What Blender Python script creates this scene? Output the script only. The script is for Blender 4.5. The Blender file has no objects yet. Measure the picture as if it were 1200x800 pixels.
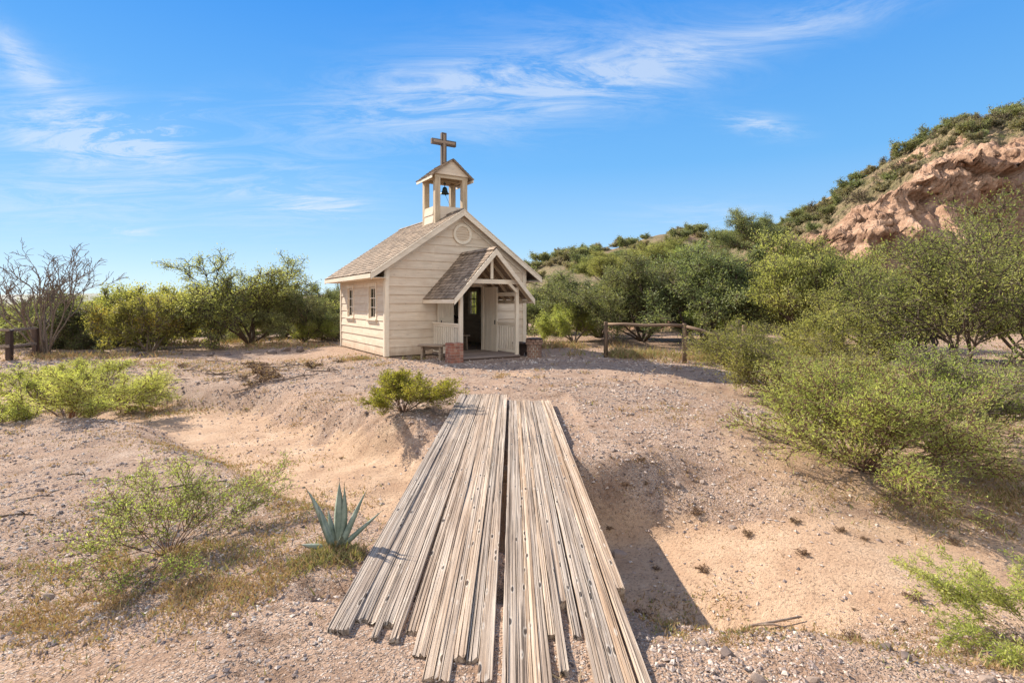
import bpy, math, random
import numpy as np
from mathutils import Vector, Matrix

R = math.radians
random.seed(7)
# ------------------------------------------------------------------ camera, sky, sun, exposure
sc = bpy.context.scene
COL = sc.collection
CAMZ = 1.65
cam_d = bpy.data.cameras.new("camera")
cam = bpy.data.objects.new("camera", cam_d)
COL.objects.link(cam)
cam.location = (0, 0, CAMZ)
cam.rotation_euler = (R(90), 0, 0)
cam_d.sensor_width = 36
cam_d.lens = 634 / 1200 * 36
cam_d.shift_y = -45 / 1200
cam_d.clip_start = 0.05
cam_d.clip_end = 6000
sc.camera = cam

SUN_EL = R(34)
SUN_AZ = math.atan2(-0.77, 0.638)          # from +Y towards +X
SUN = Vector((math.sin(SUN_AZ) * math.cos(SUN_EL), math.cos(SUN_AZ) * math.cos(SUN_EL), math.sin(SUN_EL)))
sun_d = bpy.data.lights.new("sun", 'SUN')
sun_d.energy = 5.0
sun_d.angle = R(0.5)
sun_d.color = (1.0, 0.91, 0.78)
sun = bpy.data.objects.new("sun", sun_d)
COL.objects.link(sun)
sun.rotation_euler = SUN.to_track_quat('Z', 'Y').to_euler()
sc.view_settings.view_transform = 'Standard'
sc.view_settings.look = 'None'
sc.view_settings.gamma = 1
sc.view_settings.exposure = 0.98
sc.view_settings.use_curve_mapping = False

world = bpy.data.worlds.new("World")
sc.world = world
world.use_nodes = True


class NT:
    def __init__(s, tree):
        s.t = tree
        s.n = tree.nodes
        s.l = tree.links

    def node(s, typ, ins=None, **kw):
        n = s.n.new(typ)
        for k, v in kw.items():
            setattr(n, k, v)
        for k, v in (ins or {}).items():
            if isinstance(v, (int, float, tuple, list)):
                n.inputs[k].default_value = v
            else:
                s.l.new(v, n.inputs[k])
        return n

    def math(s, op, a, b=None, c=None, clamp=False):
        n = s.n.new('ShaderNodeMath')
        n.operation = op
        n.use_clamp = clamp
        for i, v in enumerate((a, b, c)):
            if v is None:
                continue
            if isinstance(v, (int, float)):
                n.inputs[i].default_value = v
            else:
                s.l.new(v, n.inputs[i])
        return n.outputs[0]

    def ramp(s, fac, stops, interp='LINEAR'):
        n = s.n.new('ShaderNodeValToRGB')
        n.color_ramp.interpolation = interp
        el = n.color_ramp.elements
        while len(el) < len(stops):
            el.new(0.5)
        for e, (p, c) in zip(el, stops):
            e.position = p
            e.color = (c, c, c, 1) if isinstance(c, (int, float)) else (*c, 1)
        s.l.new(fac, n.inputs[0])
        return n.outputs[0]

    def mix(s, fac, a, b, typ='MIX'):
        n = s.n.new('ShaderNodeMix')
        n.data_type = 'RGBA'
        n.blend_type = typ
        for k, v in ((0, fac), (6, a), (7, b)):
            if isinstance(v, (int, float)):
                n.inputs[k].default_value = v
            elif isinstance(v, tuple):
                n.inputs[k].default_value = (*v, 1)
            else:
                s.l.new(v, n.inputs[k])
        return n.outputs[2]

    def noise(s, vec, scale, detail=4, rough=0.55, dist=0.0):
        n = s.node('ShaderNodeTexNoise', {'Scale': scale, 'Detail': detail, 'Roughness': rough, 'Distortion': dist})
        if vec is not None:
            s.l.new(vec, n.inputs['Vector'])
        return n.outputs['Fac']

    def scale(s, vec, sc_):
        n = s.node('ShaderNodeMapping')
        n.inputs['Scale'].default_value = sc_
        s.l.new(vec, n.inputs['Vector'])
        return n.outputs[0]


def build_sky():
    w = NT(world.node_tree)
    w.n.clear()
    sky = w.node('ShaderNodeTexSky', sky_type='NISHITA', sun_disc=False, sun_elevation=SUN_EL,
                 sun_rotation=SUN_AZ, altitude=900, air_density=0.9, dust_density=0.0, ozone_density=3.0)
    hsv = w.node('ShaderNodeHueSaturation', {'Hue': 0.5, 'Saturation': 1.22, 'Value': 1.0, 'Color': sky.outputs[0]})
    tc = w.node('ShaderNodeTexCoord')
    sep = w.node('ShaderNodeSeparateXYZ', {0: tc.outputs['Generated']})
    x, y, z = sep.outputs
    clear = w.ramp(w.math('MAXIMUM', z, 0.0), [(0.0, (2.5, 3.2, 3.7)), (0.1, (1.45, 2.5, 3.6)), (0.24, (0.64, 1.85, 3.5)), (0.49, (0.2, 1.18, 3.3)), (0.9, (0.13, 0.8, 2.6))])
    clear = w.mix(0.92, hsv.outputs[0], clear)
    ys = w.math('MAXIMUM', y, 0.02)
    a = w.math('DIVIDE', x, ys)
    b = w.math('DIVIDE', z, ys)
    zs = w.math('MAXIMUM', w.math('ADD', z, 0.12), 0.03)
    comb = w.node('ShaderNodeCombineXYZ', {0: w.math('DIVIDE', x, zs), 1: w.math('DIVIDE', y, zs), 2: 0.0})
    mp = w.node('ShaderNodeMapping', {'Vector': comb.outputs[0]})
    mp.inputs['Rotation'].default_value = (0, 0, R(-28))
    mp.inputs['Scale'].default_value = (0.75, 1.7, 1)
    n1 = w.noise(mp.outputs[0], 2.1, 14, 0.72, 1.5)
    n2 = w.noise(comb.outputs[0], 0.55, 3, 0.5, 0.3)
    wisps = w.ramp(n1, [(0.42, 0.0), (0.74, 1.0)])

    def blob(px, py, sx, sy, rot, amp):
        ca, cb = (px - 600) / 634, (355 - py) / 634
        da, db = w.math('SUBTRACT', a, ca), w.math('SUBTRACT', b, cb)
        c_, s_ = math.cos(rot), math.sin(rot)
        u = w.math('DIVIDE', w.math('ADD', w.math('MULTIPLY', da, c_), w.math('MULTIPLY', db, s_)), sx / 634)
        v = w.math('DIVIDE', w.math('SUBTRACT', w.math('MULTIPLY', db, c_), w.math('MULTIPLY', da, s_)), sy / 634)
        q = w.math('ADD', w.math('MULTIPLY', u, u), w.math('MULTIPLY', v, v))
        return w.math('MULTIPLY', w.math('EXPONENT', w.math('MULTIPLY', q, -1.0)), amp)
    tot = None
    for args in ((560, 112, 200, 42, R(8), 0.72), (770, 75, 120, 28, R(14), 0.48), (640, 60, 200, 60, R(10), 0.16), (960, 25, 120, 22, R(14), 0.4), (115, 162, 100, 30, R(-6), 1.15), (190, 148, 50, 20, R(25), 0.55),
                 (25, 70, 55, 16, R(-48), 0.75), (60, 120, 110, 40, R(-25), 0.35), (890, 147, 42, 12, R(-8), 0.75),
                 (375, 240, 45, 12, R(-5), 0.7), (150, 270, 30, 9, 0, 0.5), (60, 230, 120, 40, 0, 0.4), (310, 225, 120, 45, 0, 0.35), (850, 255, 100, 18, 0, 0.3)):
        bl = blob(*args)
        tot = bl if tot is None else w.math('ADD', tot, bl)
    behind = w.math('MULTIPLY', w.ramp(w.math('ADD', w.math('MULTIPLY', y, -0.5), 0.5), [(0.5, 0.0), (0.72, 1.0)]), w.ramp(n2, [(0.3, 0.35), (0.6, 1.0)]))
    mask = w.math('ADD', w.math('MULTIPLY', tot, w.math('ADD', w.math('MULTIPLY', wisps, 1.25), 0.06)), 0.0)
    mask = w.math('MINIMUM', mask, 0.5)
    veil = w.math('MULTIPLY', w.math('EXPONENT', w.math('MULTIPLY', w.math('MAXIMUM', z, 0.0), -6.0)), 0.08)
    mask = w.math('MINIMUM', w.math('ADD', mask, veil), 0.75)
    col = w.mix(mask, clear, (3.3, 3.5, 3.75))
    # unseen bright cloud added behind the viewer to fill the chapel front with light
    col = w.mix(w.math('MULTIPLY', behind, w.ramp(z, [(0.0, 0.0), (0.12, 1.0)])), col, (5.6, 5.5, 5.4))
    bg = w.node('ShaderNodeBackground', {'Color': col, 'Strength': 0.135})
    out = w.node('ShaderNodeOutputWorld', {'Surface': bg.outputs[0]})


build_sky()


# ------------------------------------------------------------------ noise helpers
def _hash(ix, iy, iz, seed):
    h = (ix.astype(np.int64) * 374761393 + iy.astype(np.int64) * 668265263 + iz.astype(np.int64) * 2147483647 + seed * 974634777) & 0xFFFFFFFF
    h = ((h ^ (h >> 13)) * 1274126177) & 0xFFFFFFFF
    h = ((h ^ (h >> 16)) * 2246822519) & 0xFFFFFFFF
    return ((h ^ (h >> 15)) & 0xFFFFFF) / float(0xFFFFFF)


def vnoise(x, y, z=0.0, seed=0):
    x, y, z = np.broadcast_arrays(np.asarray(x, float), np.asarray(y, float), np.asarray(z, float))
    fx, fy, fz = np.floor(x), np.floor(y), np.floor(z)
    tx, ty, tz = x - fx, y - fy, z - fz
    sx, sy, sz = (t * t * (3 - 2 * t) for t in (tx, ty, tz))
    out = 0
    for dx in (0, 1):
        for dy in (0, 1):
            for dz in (0, 1):
                w = (sx if dx else 1 - sx) * (sy if dy else 1 - sy) * (sz if dz else 1 - sz)
                out = out + w * _hash(fx + dx, fy + dy, fz + dz, seed)
    return out * 2 - 1


def fbm(x, y, z=0.0, octs=4, seed=0, gain=0.5, lac=2.03):
    s, a, t = 0, 1.0, 0
    for k in range(octs):
        s = s + a * vnoise(np.asarray(x) * lac ** k, np.asarray(y) * lac ** k, np.asarray(z) * lac ** k, seed + k * 17)
        t += a
        a *= gain
    return s / t


def sstep(a, b, x):
    t = np.clip((x - a) / (b - a), 0, 1)
    return t * t * (3 - 2 * t)


# ------------------------------------------------------------------ mesh helpers
def mesh_np(name, V, F, mats, parent=None, attrs=None, smooth=False, mi=None):
    """V (n,3); F (m,k) int array (k = 3 or 4) or list of those."""
    Fs = F if isinstance(F, list) else [F]
    Fs = [np.asarray(f, dtype=np.int32) for f in Fs if len(f)]
    me = bpy.data.meshes.new(name)
    V = np.asarray(V, dtype=np.float32)
    me.vertices.add(len(V))
    me.vertices.foreach_set('co', V.ravel())
    tot = np.concatenate([np.full(len(f), f.shape[1], dtype=np.int32) for f in Fs])
    idx = np.concatenate([f.ravel() for f in Fs])
    start = np.concatenate([[0], np.cumsum(tot)[:-1]]).astype(np.int32)
    me.loops.add(len(idx))
    me.loops.foreach_set('vertex_index', idx)
    me.polygons.add(len(tot))
    me.polygons.foreach_set('loop_start', start)
    me.polygons.foreach_set('loop_total', tot)
    me.polygons.foreach_set('use_smooth', np.full(len(tot), smooth, dtype=bool))
    if mi is not None:
        me.polygons.foreach_set('material_index', np.asarray(mi, dtype=np.int32))
    for k, v in (attrs or {}).items():
        v = np.asarray(v, dtype=np.float32)
        if v.ndim == 1:
            at = me.attributes.new(k, 'FLOAT', 'POINT')
            at.data.foreach_set('value', v)
        else:
            at = me.attributes.new(k, 'FLOAT_VECTOR', 'POINT')
            at.data.foreach_set('vector', v.ravel())
    me.update(calc_edges=True)
    me.validate()
    for m in (mats if isinstance(mats, (list, tuple)) else [mats]):
        me.materials.append(m)
    o = bpy.data.objects.new(name, me)
    COL.objects.link(o)
    o.parent = parent
    return o


class MB:
    """collects boxes/prisms with grain coordinates (gc) and a per-piece random number (rnd)"""

    def __init__(s, seed=0):
        s.v, s.f, s.g, s.r, s.m = [], [], [], [], []
        s.rng = random.Random(seed)
        s.nv = 0

    def add(s, vs, fs, gs=None, rnd=None, mi=0):
        r = s.rng.random() if rnd is None else rnd
        off = (s.rng.uniform(-50, 50), s.rng.uniform(-50, 50), s.rng.uniform(-50, 50))
        gs = gs or vs
        for p, g in zip(vs, gs):
            s.v.append(tuple(p))
            s.g.append((g[0] + off[0], g[1] + off[1], g[2] + off[2]))
            s.r.append(r)
        for f in fs:
            s.f.append([i + s.nv for i in f])
            s.m.append(mi)
        s.nv += len(vs)

    BOXF = [(0, 3, 2, 1), (4, 5, 6, 7), (0, 1, 5, 4), (1, 2, 6, 5), (2, 3, 7, 6), (3, 0, 4, 7)]

    def box(s, c, size, M=None, rnd=None, mi=0, long=None, bevel=0.0):
        """axis box centred at c; grain follows the longest side; M optional 3x3 rotation about c"""
        hx, hy, hz = (d / 2 for d in size)
        if bevel > 0:
            b = min(bevel, hx * 0.8, hy * 0.8, hz * 0.8)
            vs, fs = [], []
            idx = {}
            for sx in (-1, 1):
                for sy in (-1, 1):
                    for sz in (-1, 1):
                        for k in range(3):
                            p = [sx * hx, sy * hy, sz * hz]
                            for j in range(3):
                                if j != k:
                                    p[j] -= (sx, sy, sz)[j] * b
                            idx[(sx, sy, sz, k)] = len(vs)
                            vs.append(p)
            for k in range(3):
                for sg in (-1, 1):
                    o = [j for j in range(3) if j != k]
                    q = []
                    for (u, w) in ((-1, -1), (1, -1), (1, 1), (-1, 1)):
                        t = [0, 0, 0]
                        t[k] = sg
                        t[o[0]] = u
                        t[o[1]] = w
                        q.append(idx[(*t, k)])
                    flip = (sg < 0) ^ (k == 1)
                    fs.append(q[::-1] if flip else q)
            for k in range(3):           # edges along axis k
                o = [j for j in range(3) if j != k]
                for u in (-1, 1):
                    for w in (-1, 1):
                        q = []
                        for (e, kk) in ((-1, o[0]), (1, o[0]), (1, o[1]), (-1, o[1])):
                            t = [0, 0, 0]
                            t[k] = e
                            t[o[0]] = u
                            t[o[1]] = w
                            q.append(idx[(*t, kk)])
                        fs.append(q)
            for sx in (-1, 1):
                for sy in (-1, 1):
                    for sz in (-1, 1):
                        fs.append([idx[(sx, sy, sz, k)] for k in range(3)])
        else:
            vs = [(-hx, -hy, -hz), (hx, -hy, -hz), (hx, hy, -hz), (-hx, hy, -hz),
                  (-hx, -hy, hz), (hx, -hy, hz), (hx, hy, hz), (-hx, hy, hz)]
            fs = s.BOXF
        k = long if long is not None else max(range(3), key=lambda i: size[i])
        o = [j for j in range(3) if j != k]
        gs = [(p[k], p[o[0]], p[o[1]]) for p in vs]
        out = []
        for p in vs:
            q = Vector(p)
            if M is not None:
                q = M @ q
            out.append((q[0] + c[0], q[1] + c[1], q[2] + c[2]))
        s.add(out, fs, gs, rnd, mi)

    def beam(s, p0, p1, w, h, up=(0, 0, 1), bevel=0.004, rnd=None, mi=0):
        """rectangular beam from p0 to p1, w across, h along 'up'"""
        p0, p1 = Vector(p0), Vector(p1)
        d = p1 - p0
        L = d.length
        x = d.normalized()
        y = Vector(up).cross(x)
        if y.length < 1e-4:
            y = Vector((0, 1, 0)).cross(x)
        y.normalize()
        z = x.cross(y)
        M = Matrix((x, y, z)).transposed()
        s.box((p0 + p1) / 2, (L, w, h), M, rnd, mi, 0, bevel)

    def prism(s, poly, d0, d1, f, rnd=None, mi=0):
        """polygon of (a,b) pairs swept from depth d0 to d1; f(a,b,d) -> point"""
        n = len(poly)
        vs = [f(a, b, d0) for a, b in poly] + [f(a, b, d1) for a, b in poly]
        gs = [(a, b, d0) for a, b in poly] + [(a, b, d1) for a, b in poly]
        fs = [list(range(n))[::-1], list(range(n, 2 * n))]
        for i in range(n):
            j = (i + 1) % n
            fs.append([i, j, n + j, n + i])
        s.add(vs, fs, gs, rnd, mi)

    def tube(s, pts, radii, n=8, rnd=None, mi=0, caps=True, jit=0.0):
        pts = [Vector(p) for p in pts]
        vs, fs, gs = [], [], []
        L = 0
        ref = None
        for i, p in enumerate(pts):
            d = (pts[min(i + 1, len(pts) - 1)] - pts[max(i - 1, 0)]).normalized()
            if ref is None:
                ref = Vector((0.3, 0.9, 0.2)).cross(d)
                if ref.length < 0.1:
                    ref = Vector((1, 0, 0)).cross(d)
            u = (ref - d * ref.dot(d)).normalized()
            ref = u
            w = d.cross(u)
            if i:
                L += (p - pts[i - 1]).length
            for k in range(n):
                a = 2 * math.pi * k / n
                r = radii[i] * (1 + s.rng.uniform(-jit, jit))
                vs.append(p + u * math.cos(a) * r + w * math.sin(a) * r)
                gs.append((L, math.cos(a) * radii[i], math.sin(a) * radii[i]))
            if i:
                for k in range(n):
                    k2 = (k + 1) % n
                    fs.append([(i - 1) * n + k, (i - 1) * n + k2, i * n + k2, i * n + k])
        if caps:
            fs.append(list(range(n))[::-1])
            fs.append([(len(pts) - 1) * n + k for k in range(n)])
        s.add(vs, fs, gs, rnd, mi)

    def lathe(s, prof, c, n=20, rnd=None, mi=0):
        vs, fs = [], []
        for r, z in prof:
            for k in range(n):
                a = 2 * math.pi * k / n
                vs.append((c[0] + r * math.cos(a), c[1] + r * math.sin(a), c[2] + z))
        for i in range(len(prof) - 1):
            for k in range(n):
                k2 = (k + 1) % n
                fs.append([i * n + k, i * n + k2, (i + 1) * n + k2, (i + 1) * n + k])
        s.add(vs, fs, None, rnd, mi)

    def build(s, name, mats, parent=None, smooth=False, loc=None):
        me = bpy.data.meshes.new(name)
        me.from_pydata(s.v, [], s.f)
        at = me.attributes.new('gc', 'FLOAT_VECTOR', 'POINT')
        at.data.foreach_set('vector', np.array(s.g, dtype=np.float32).ravel())
        at = me.attributes.new('rnd', 'FLOAT', 'POINT')
        at.data.foreach_set('value', np.array(s.r, dtype=np.float32))
        me.polygons.foreach_set('material_index', np.array(s.m, dtype=np.int32))
        if smooth:
            me.polygons.foreach_set('use_smooth', np.ones(len(me.polygons), dtype=bool))
        for m in (mats if isinstance(mats, (list, tuple)) else [mats]):
            me.materials.append(m)
        me.update()
        o = bpy.data.objects.new(name, me)
        COL.objects.link(o)
        o.parent = parent
        if loc:
            o.location = loc
        return o


def tag(o, label=None, cat=None, group=None, kind=None):
    if label:
        o['label'] = label
    if cat:
        o['category'] = cat
    if group:
        o['group'] = group
    if kind:
        o['kind'] = kind
    return o


def empty(name, loc, rz=0.0, label=None, cat=None, group=None):
    o = bpy.data.objects.new(name, None)
    COL.objects.link(o)
    o.location = loc
    o.rotation_euler = (0, 0, rz)
    o.empty_display_size = 0.2
    return tag(o, label, cat, group)


def copy_tree(root, loc, rz=0.0, scale=1.0, label=None, group=None, tilt=(0, 0)):
    r = root.copy()
    COL.objects.link(r)
    r.location = loc
    r.rotation_euler = (tilt[0], tilt[1], rz)
    r.scale = scale if isinstance(scale, tuple) else (scale, scale, scale)
    if label:
        r['label'] = label
    if group:
        r['group'] = group
    for ch in list(root.children):
        c = ch.copy()
        COL.objects.link(c)
        c.parent = r
    return r


# ------------------------------------------------------------------ materials
def new_mat(name):
    m = bpy.data.materials.new(name)
    m.use_nodes = True
    t = NT(m.node_tree)
    t.n.clear()
    out = t.node('ShaderNodeOutputMaterial')
    return m, t, out


def finish(t, out, col, rough=0.85, bump=None, bstr=0.3, bdist=0.01, spec=0.3):
    p = t.node('ShaderNodeBsdfPrincipled', {'Base Color': col if not isinstance(col, tuple) else (*col, 1), 'Roughness': rough})
    p.inputs['Specular IOR Level'].default_value = spec
    if bump is not None:
        b = t.node('ShaderNodeBump', {'Height': bump, 'Strength': bstr, 'Distance': bdist})
        t.l.new(b.outputs[0], p.inputs['Normal'])
    t.l.new(p.outputs[0], out.inputs[0])
    return p


def attr(t, name, vec=False):
    n = t.node('ShaderNodeAttribute', attribute_name=name)
    return n.outputs['Vector'] if vec else n.outputs['Fac']


def mat_wood(name, base, dark, var=0.15, grain=(1.2, 22, 22), crack=0.5, bstr=0.5, bdist=0.004, rough=0.85, stain=None):
    """painted or bare wood: base colour, darker grain, per-piece variation"""
    m, t, out = new_mat(name)
    gc = attr(t, 'gc', True)
    rn = attr(t, 'rnd')
    g1 = t.noise(t.scale(gc, grain), 1.0, 6, 0.65, 0.25)
    g2 = t.noise(t.scale(gc, (grain[0] * 0.5, grain[1] * 3, grain[2] * 3)), 1.0, 3, 0.6)
    blot = t.noise(gc, 2.2, 4, 0.6)
    f = t.ramp(g1, [(0.36, 0.0), (0.62, 1.0)])
    col = t.mix(f, dark, base)
    cr = t.ramp(g2, [(0.33, 1.0), (0.42, 0.0)])
    col = t.mix(t.math('MULTIPLY', cr, crack), col, tuple(c * 0.3 for c in dark))
    if stain:
        col = t.mix(t.math('MULTIPLY', t.ramp(blot, [(0.5, 0.0), (0.72, 1.0)]), 0.55), col, stain)
    br = t.math('ADD', t.math('MULTIPLY', rn, var * 2), 1 - var)
    br = t.math('MULTIPLY', br, t.math('ADD', t.math('MULTIPLY', blot, 0.3), 0.85))
    h = t.node('ShaderNodeHueSaturation', {'Value': br, 'Color': col})
    hgt = t.math('SUBTRACT', g1, t.math('MULTIPLY', cr, 0.6))
    finish(t, out, h.outputs[0], rough, hgt, bstr, bdist)
    return m


def add_dirt(m, z1=0.7, amt=0.75):
    t = NT(m.node_tree)
    p = [n for n in t.n if n.type == 'BSDF_PRINCIPLED'][0]
    src = p.inputs['Base Color'].links[0].from_socket
    O = t.node('ShaderNodeTexCoord').outputs['Object']
    z = t.node('ShaderNodeSeparateXYZ', {0: O}).outputs[2]
    n1 = t.noise(t.scale(O, (2.2, 2.2, 1.1)), 2.0, 6, 0.7)
    low = t.math('MULTIPLY', t.ramp(t.math('ADD', z, t.math('MULTIPLY', n1, 0.7)), [(0.30, 1.0), (z1, 0.0)]), amt)
    col = t.mix(low, src, (0.36, 0.23, 0.14))
    n2 = t.noise(t.scale(O, (1.6, 1.6, 6.0)), 2.2, 7, 0.75)
    pe = t.math('MULTIPLY', t.ramp(n2, [(0.63, 0.0), (0.655, 1.0)]), 0.7)
    col = t.mix(pe, col, (0.25, 0.17, 0.12))
    t.l.new(col, p.inputs['Base Color'])


PAINT = mat_wood('weathered cream paint', (0.74, 0.61, 0.465), (0.63, 0.50, 0.37), 0.06, (0.9, 9, 9), 0.12, 0.25, 0.003, 0.7, (0.50, 0.37, 0.26))
add_dirt(PAINT)
PAINT_TRIM = mat_wood('cream trim paint', (0.80, 0.68, 0.53), (0.68, 0.56, 0.42), 0.05, (1.2, 12, 12), 0.2, 0.25, 0.003, 0.65)
PAINT_OLD = mat_wood('worn cream paint on the belfry', (0.60, 0.47, 0.32), (0.40, 0.29, 0.18), 0.1, (1.4, 15, 15), 0.4, 0.4, 0.004, 0.8)
BARE = mat_wood('bare grey wood', (0.36, 0.27, 0.19), (0.17, 0.12, 0.085), 0.2, (1.5, 26, 26), 0.7, 0.6, 0.005)
DARKWOOD = mat_wood('dark brown wood', (0.085, 0.05, 0.035), (0.04, 0.024, 0.018), 0.2, (1.5, 20, 20), 0.5, 0.4, 0.004, 0.6)
CROSSWOOD = mat_wood('cross wood', (0.19, 0.14, 0.11), (0.08, 0.06, 0.05), 0.15, (1.5, 22, 22), 0.6, 0.6, 0.006)
CROSSLIGHT = mat_wood('cross inlay wood', (0.42, 0.31, 0.22), (0.26, 0.18, 0.13), 0.15, (1.5, 22, 22), 0.4, 0.5, 0.004)
POST = mat_wood('fence post wood', (0.22, 0.145, 0.09), (0.10, 0.065, 0.045), 0.15, (2, 24, 24), 0.7, 0.7, 0.006)
SHINGLE = mat_wood('brown roof shingles', (0.33, 0.245, 0.17), (0.18, 0.13, 0.095), 0.4, (3, 20, 20), 0.4, 0.6, 0.004, 0.95)
LOGM = mat_wood('fallen log bark', (0.42, 0.23, 0.12), (0.22, 0.12, 0.07), 0.15, (2, 16, 16), 0.6, 0.7, 0.006)


def mat_plank():
    m, t, out = new_mat('sun bleached bridge timber')
    gc = attr(t, 'gc', True)
    rn = attr(t, 'rnd')
    g1 = t.noise(t.scale(gc, (0.5, 60, 40)), 1.0, 7, 0.72, 0.0)
    g2 = t.noise(t.scale(gc, (0.7, 100, 60)), 1.0, 3, 0.6)
    g3 = t.noise(t.scale(gc, (0.7, 5, 5)), 1.0, 4, 0.6)
    col = t.ramp(g1, [(0.28, (0.15, 0.105, 0.075)), (0.41, (0.36, 0.27, 0.195)), (0.52, (0.53, 0.42, 0.315)), (0.72, (0.68, 0.575, 0.455))])
    tint = t.ramp(g3, [(0.35, (0.68, 0.56, 0.46)), (0.62, (1.0, 0.98, 0.96))])
    col = t.mix(0.75, col, tint, 'MULTIPLY')
    cr = t.ramp(g2, [(0.355, 1.0), (0.395, 0.0)])
    col = t.mix(t.math('MULTIPLY', cr, 0.8), col, (0.07, 0.045, 0.03))
    # nail heads and knots: sparse cells along every board
    vo = t.node('ShaderNodeTexVoronoi', {'Vector': t.scale(gc, (5.0, 20, 0.01)), 'Scale': 1.0, 'Randomness': 1.0})
    dd = vo.outputs['Distance']
    k1 = t.ramp(dd, [(0.11, 1.0), (0.17, 0.0)])
    pick = t.math('GREATER_THAN', t.node('ShaderNodeSeparateColor', {0: vo.outputs['Color']}).outputs[0], 0.2)
    k1 = t.math('MULTIPLY', k1, pick)
    col = t.mix(t.math('MULTIPLY', k1, 0.85), col, (0.06, 0.04, 0.03))
    ring = t.math('MULTIPLY', t.ramp(dd, [(0.13, 0.0), (0.18, 1.0), (0.26, 0.0)]), pick)
    col = t.mix(t.math('MULTIPLY', ring, 0.4), col, (0.72, 0.65, 0.55))
    br = t.math('ADD', t.math('MULTIPLY', rn, 0.42), 0.74)
    h = t.node('ShaderNodeHueSaturation', {'Value': br, 'Saturation': t.math('ADD', t.math('MULTIPLY', rn, 0.35), 0.72), 'Color': col})
    hgt = t.math('SUBTRACT', g1, t.math('ADD', t.math('MULTIPLY', cr, 0.5), t.math('MULTIPLY', k1, 0.8)))
    finish(t, out, h.outputs[0], 0.9, hgt, 0.9, 0.012, 0.2)
    return m


PLANK = mat_plank()


def mat_simple(name, c0, c1, scale=8, rough=0.8, bstr=0.3, bdist=0.01, spec=0.3, metal=0.0):
    m, t, out = new_mat(name)
    tc = t.node('ShaderNodeTexCoord').outputs['Object']
    n = t.noise(tc, scale, 5, 0.6)
    col = t.ramp(n, [(0.35, c0), (0.65, c1)])
    p = finish(t, out, col, rough, n, bstr, bdist, spec)
    p.inputs['Metallic'].default_value = metal
    return m


def mat_piece(name, cols, scale=20, rough=0.9, bstr=0.4, bdist=0.005):
    """colour picked per piece from a ramp by rnd, with fine noise"""
    m, t, out = new_mat(name)
    rn = attr(t, 'rnd')
    tc = t.node('ShaderNodeTexCoord').outputs['Object']
    n = t.noise(tc, scale, 4, 0.65)
    k = len(cols)
    col = t.ramp(rn, [(i / max(1, k - 1), c) for i, c in enumerate(cols)])
    v = t.math('ADD', t.math('MULTIPLY', n, 0.7), 0.65)
    h = t.node('ShaderNodeHueSaturation', {'Value': v, 'Color': col})
    finish(t, out, h.outputs[0], rough, n, bstr, bdist)
    return m


BRICK = mat_piece('red brick', [(0.30, 0.11, 0.07), (0.40, 0.18, 0.12), (0.25, 0.11, 0.08), (0.46, 0.27, 0.19)], 30)
BRICK_OLD = mat_piece('weathered brown brick', [(0.22, 0.12, 0.085), (0.30, 0.18, 0.13), (0.26, 0.15, 0.10), (0.34, 0.22, 0.16)], 30)
MORTAR = mat_simple('mortar', (0.36, 0.30, 0.24), (0.48, 0.41, 0.33), 40)
ROCK = mat_piece('desert stone', [(0.16, 0.12, 0.10), (0.26, 0.19, 0.15), (0.36, 0.27, 0.21), (0.46, 0.37, 0.31)], 18, 0.95, 0.5, 0.02)
ROCK_DARK = mat_piece('dark desert stone', [(0.10, 0.075, 0.062), (0.16, 0.12, 0.10), (0.23, 0.17, 0.14)], 18, 0.95, 0.5, 0.02)
PEBBLE = mat_piece('gravel', [(0.11, 0.09, 0.085), (0.25, 0.19, 0.165), (0.42, 0.32, 0.26), (0.54, 0.44, 0.36), (0.32, 0.23, 0.18), (0.60, 0.53, 0.45)], 60, 0.95, 0.2, 0.002)
IRON = mat_simple('dark iron', (0.02, 0.022, 0.02), (0.05, 0.055, 0.045), 30, 0.5, 0.2, 0.002, 0.5, 0.6)
BELLM = mat_simple('aged green black bell metal', (0.03, 0.05, 0.045), (0.07, 0.10, 0.085), 25, 0.45, 0.2, 0.002, 0.5, 0.7)
DECKM = mat_wood('grey porch boards', (0.30, 0.23, 0.19), (0.16, 0.12, 0.10), 0.15, (1.4, 18, 18), 0.6, 0.4, 0.004)
SOIL_IN = mat_simple('interior floor', (0.10, 0.08, 0.06), (0.16, 0.12, 0.09), 6)


def mat_glass():
    m, t, out = new_mat('window glass')
    g = t.node('ShaderNodeBsdfGlossy', {'Color': (0.8, 0.85, 0.9, 1), 'Roughness': 0.05})
    tr = t.node('ShaderNodeBsdfTransparent', {'Color': (0.72, 0.74, 0.72, 1)})
    mx = t.node('ShaderNodeMixShader', {0: 0.035, 1: tr.outputs[0], 2: g.outputs[0]})
    t.l.new(mx.outputs[0], out.inputs[0])
    return m


GLASS = mat_glass()


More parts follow.
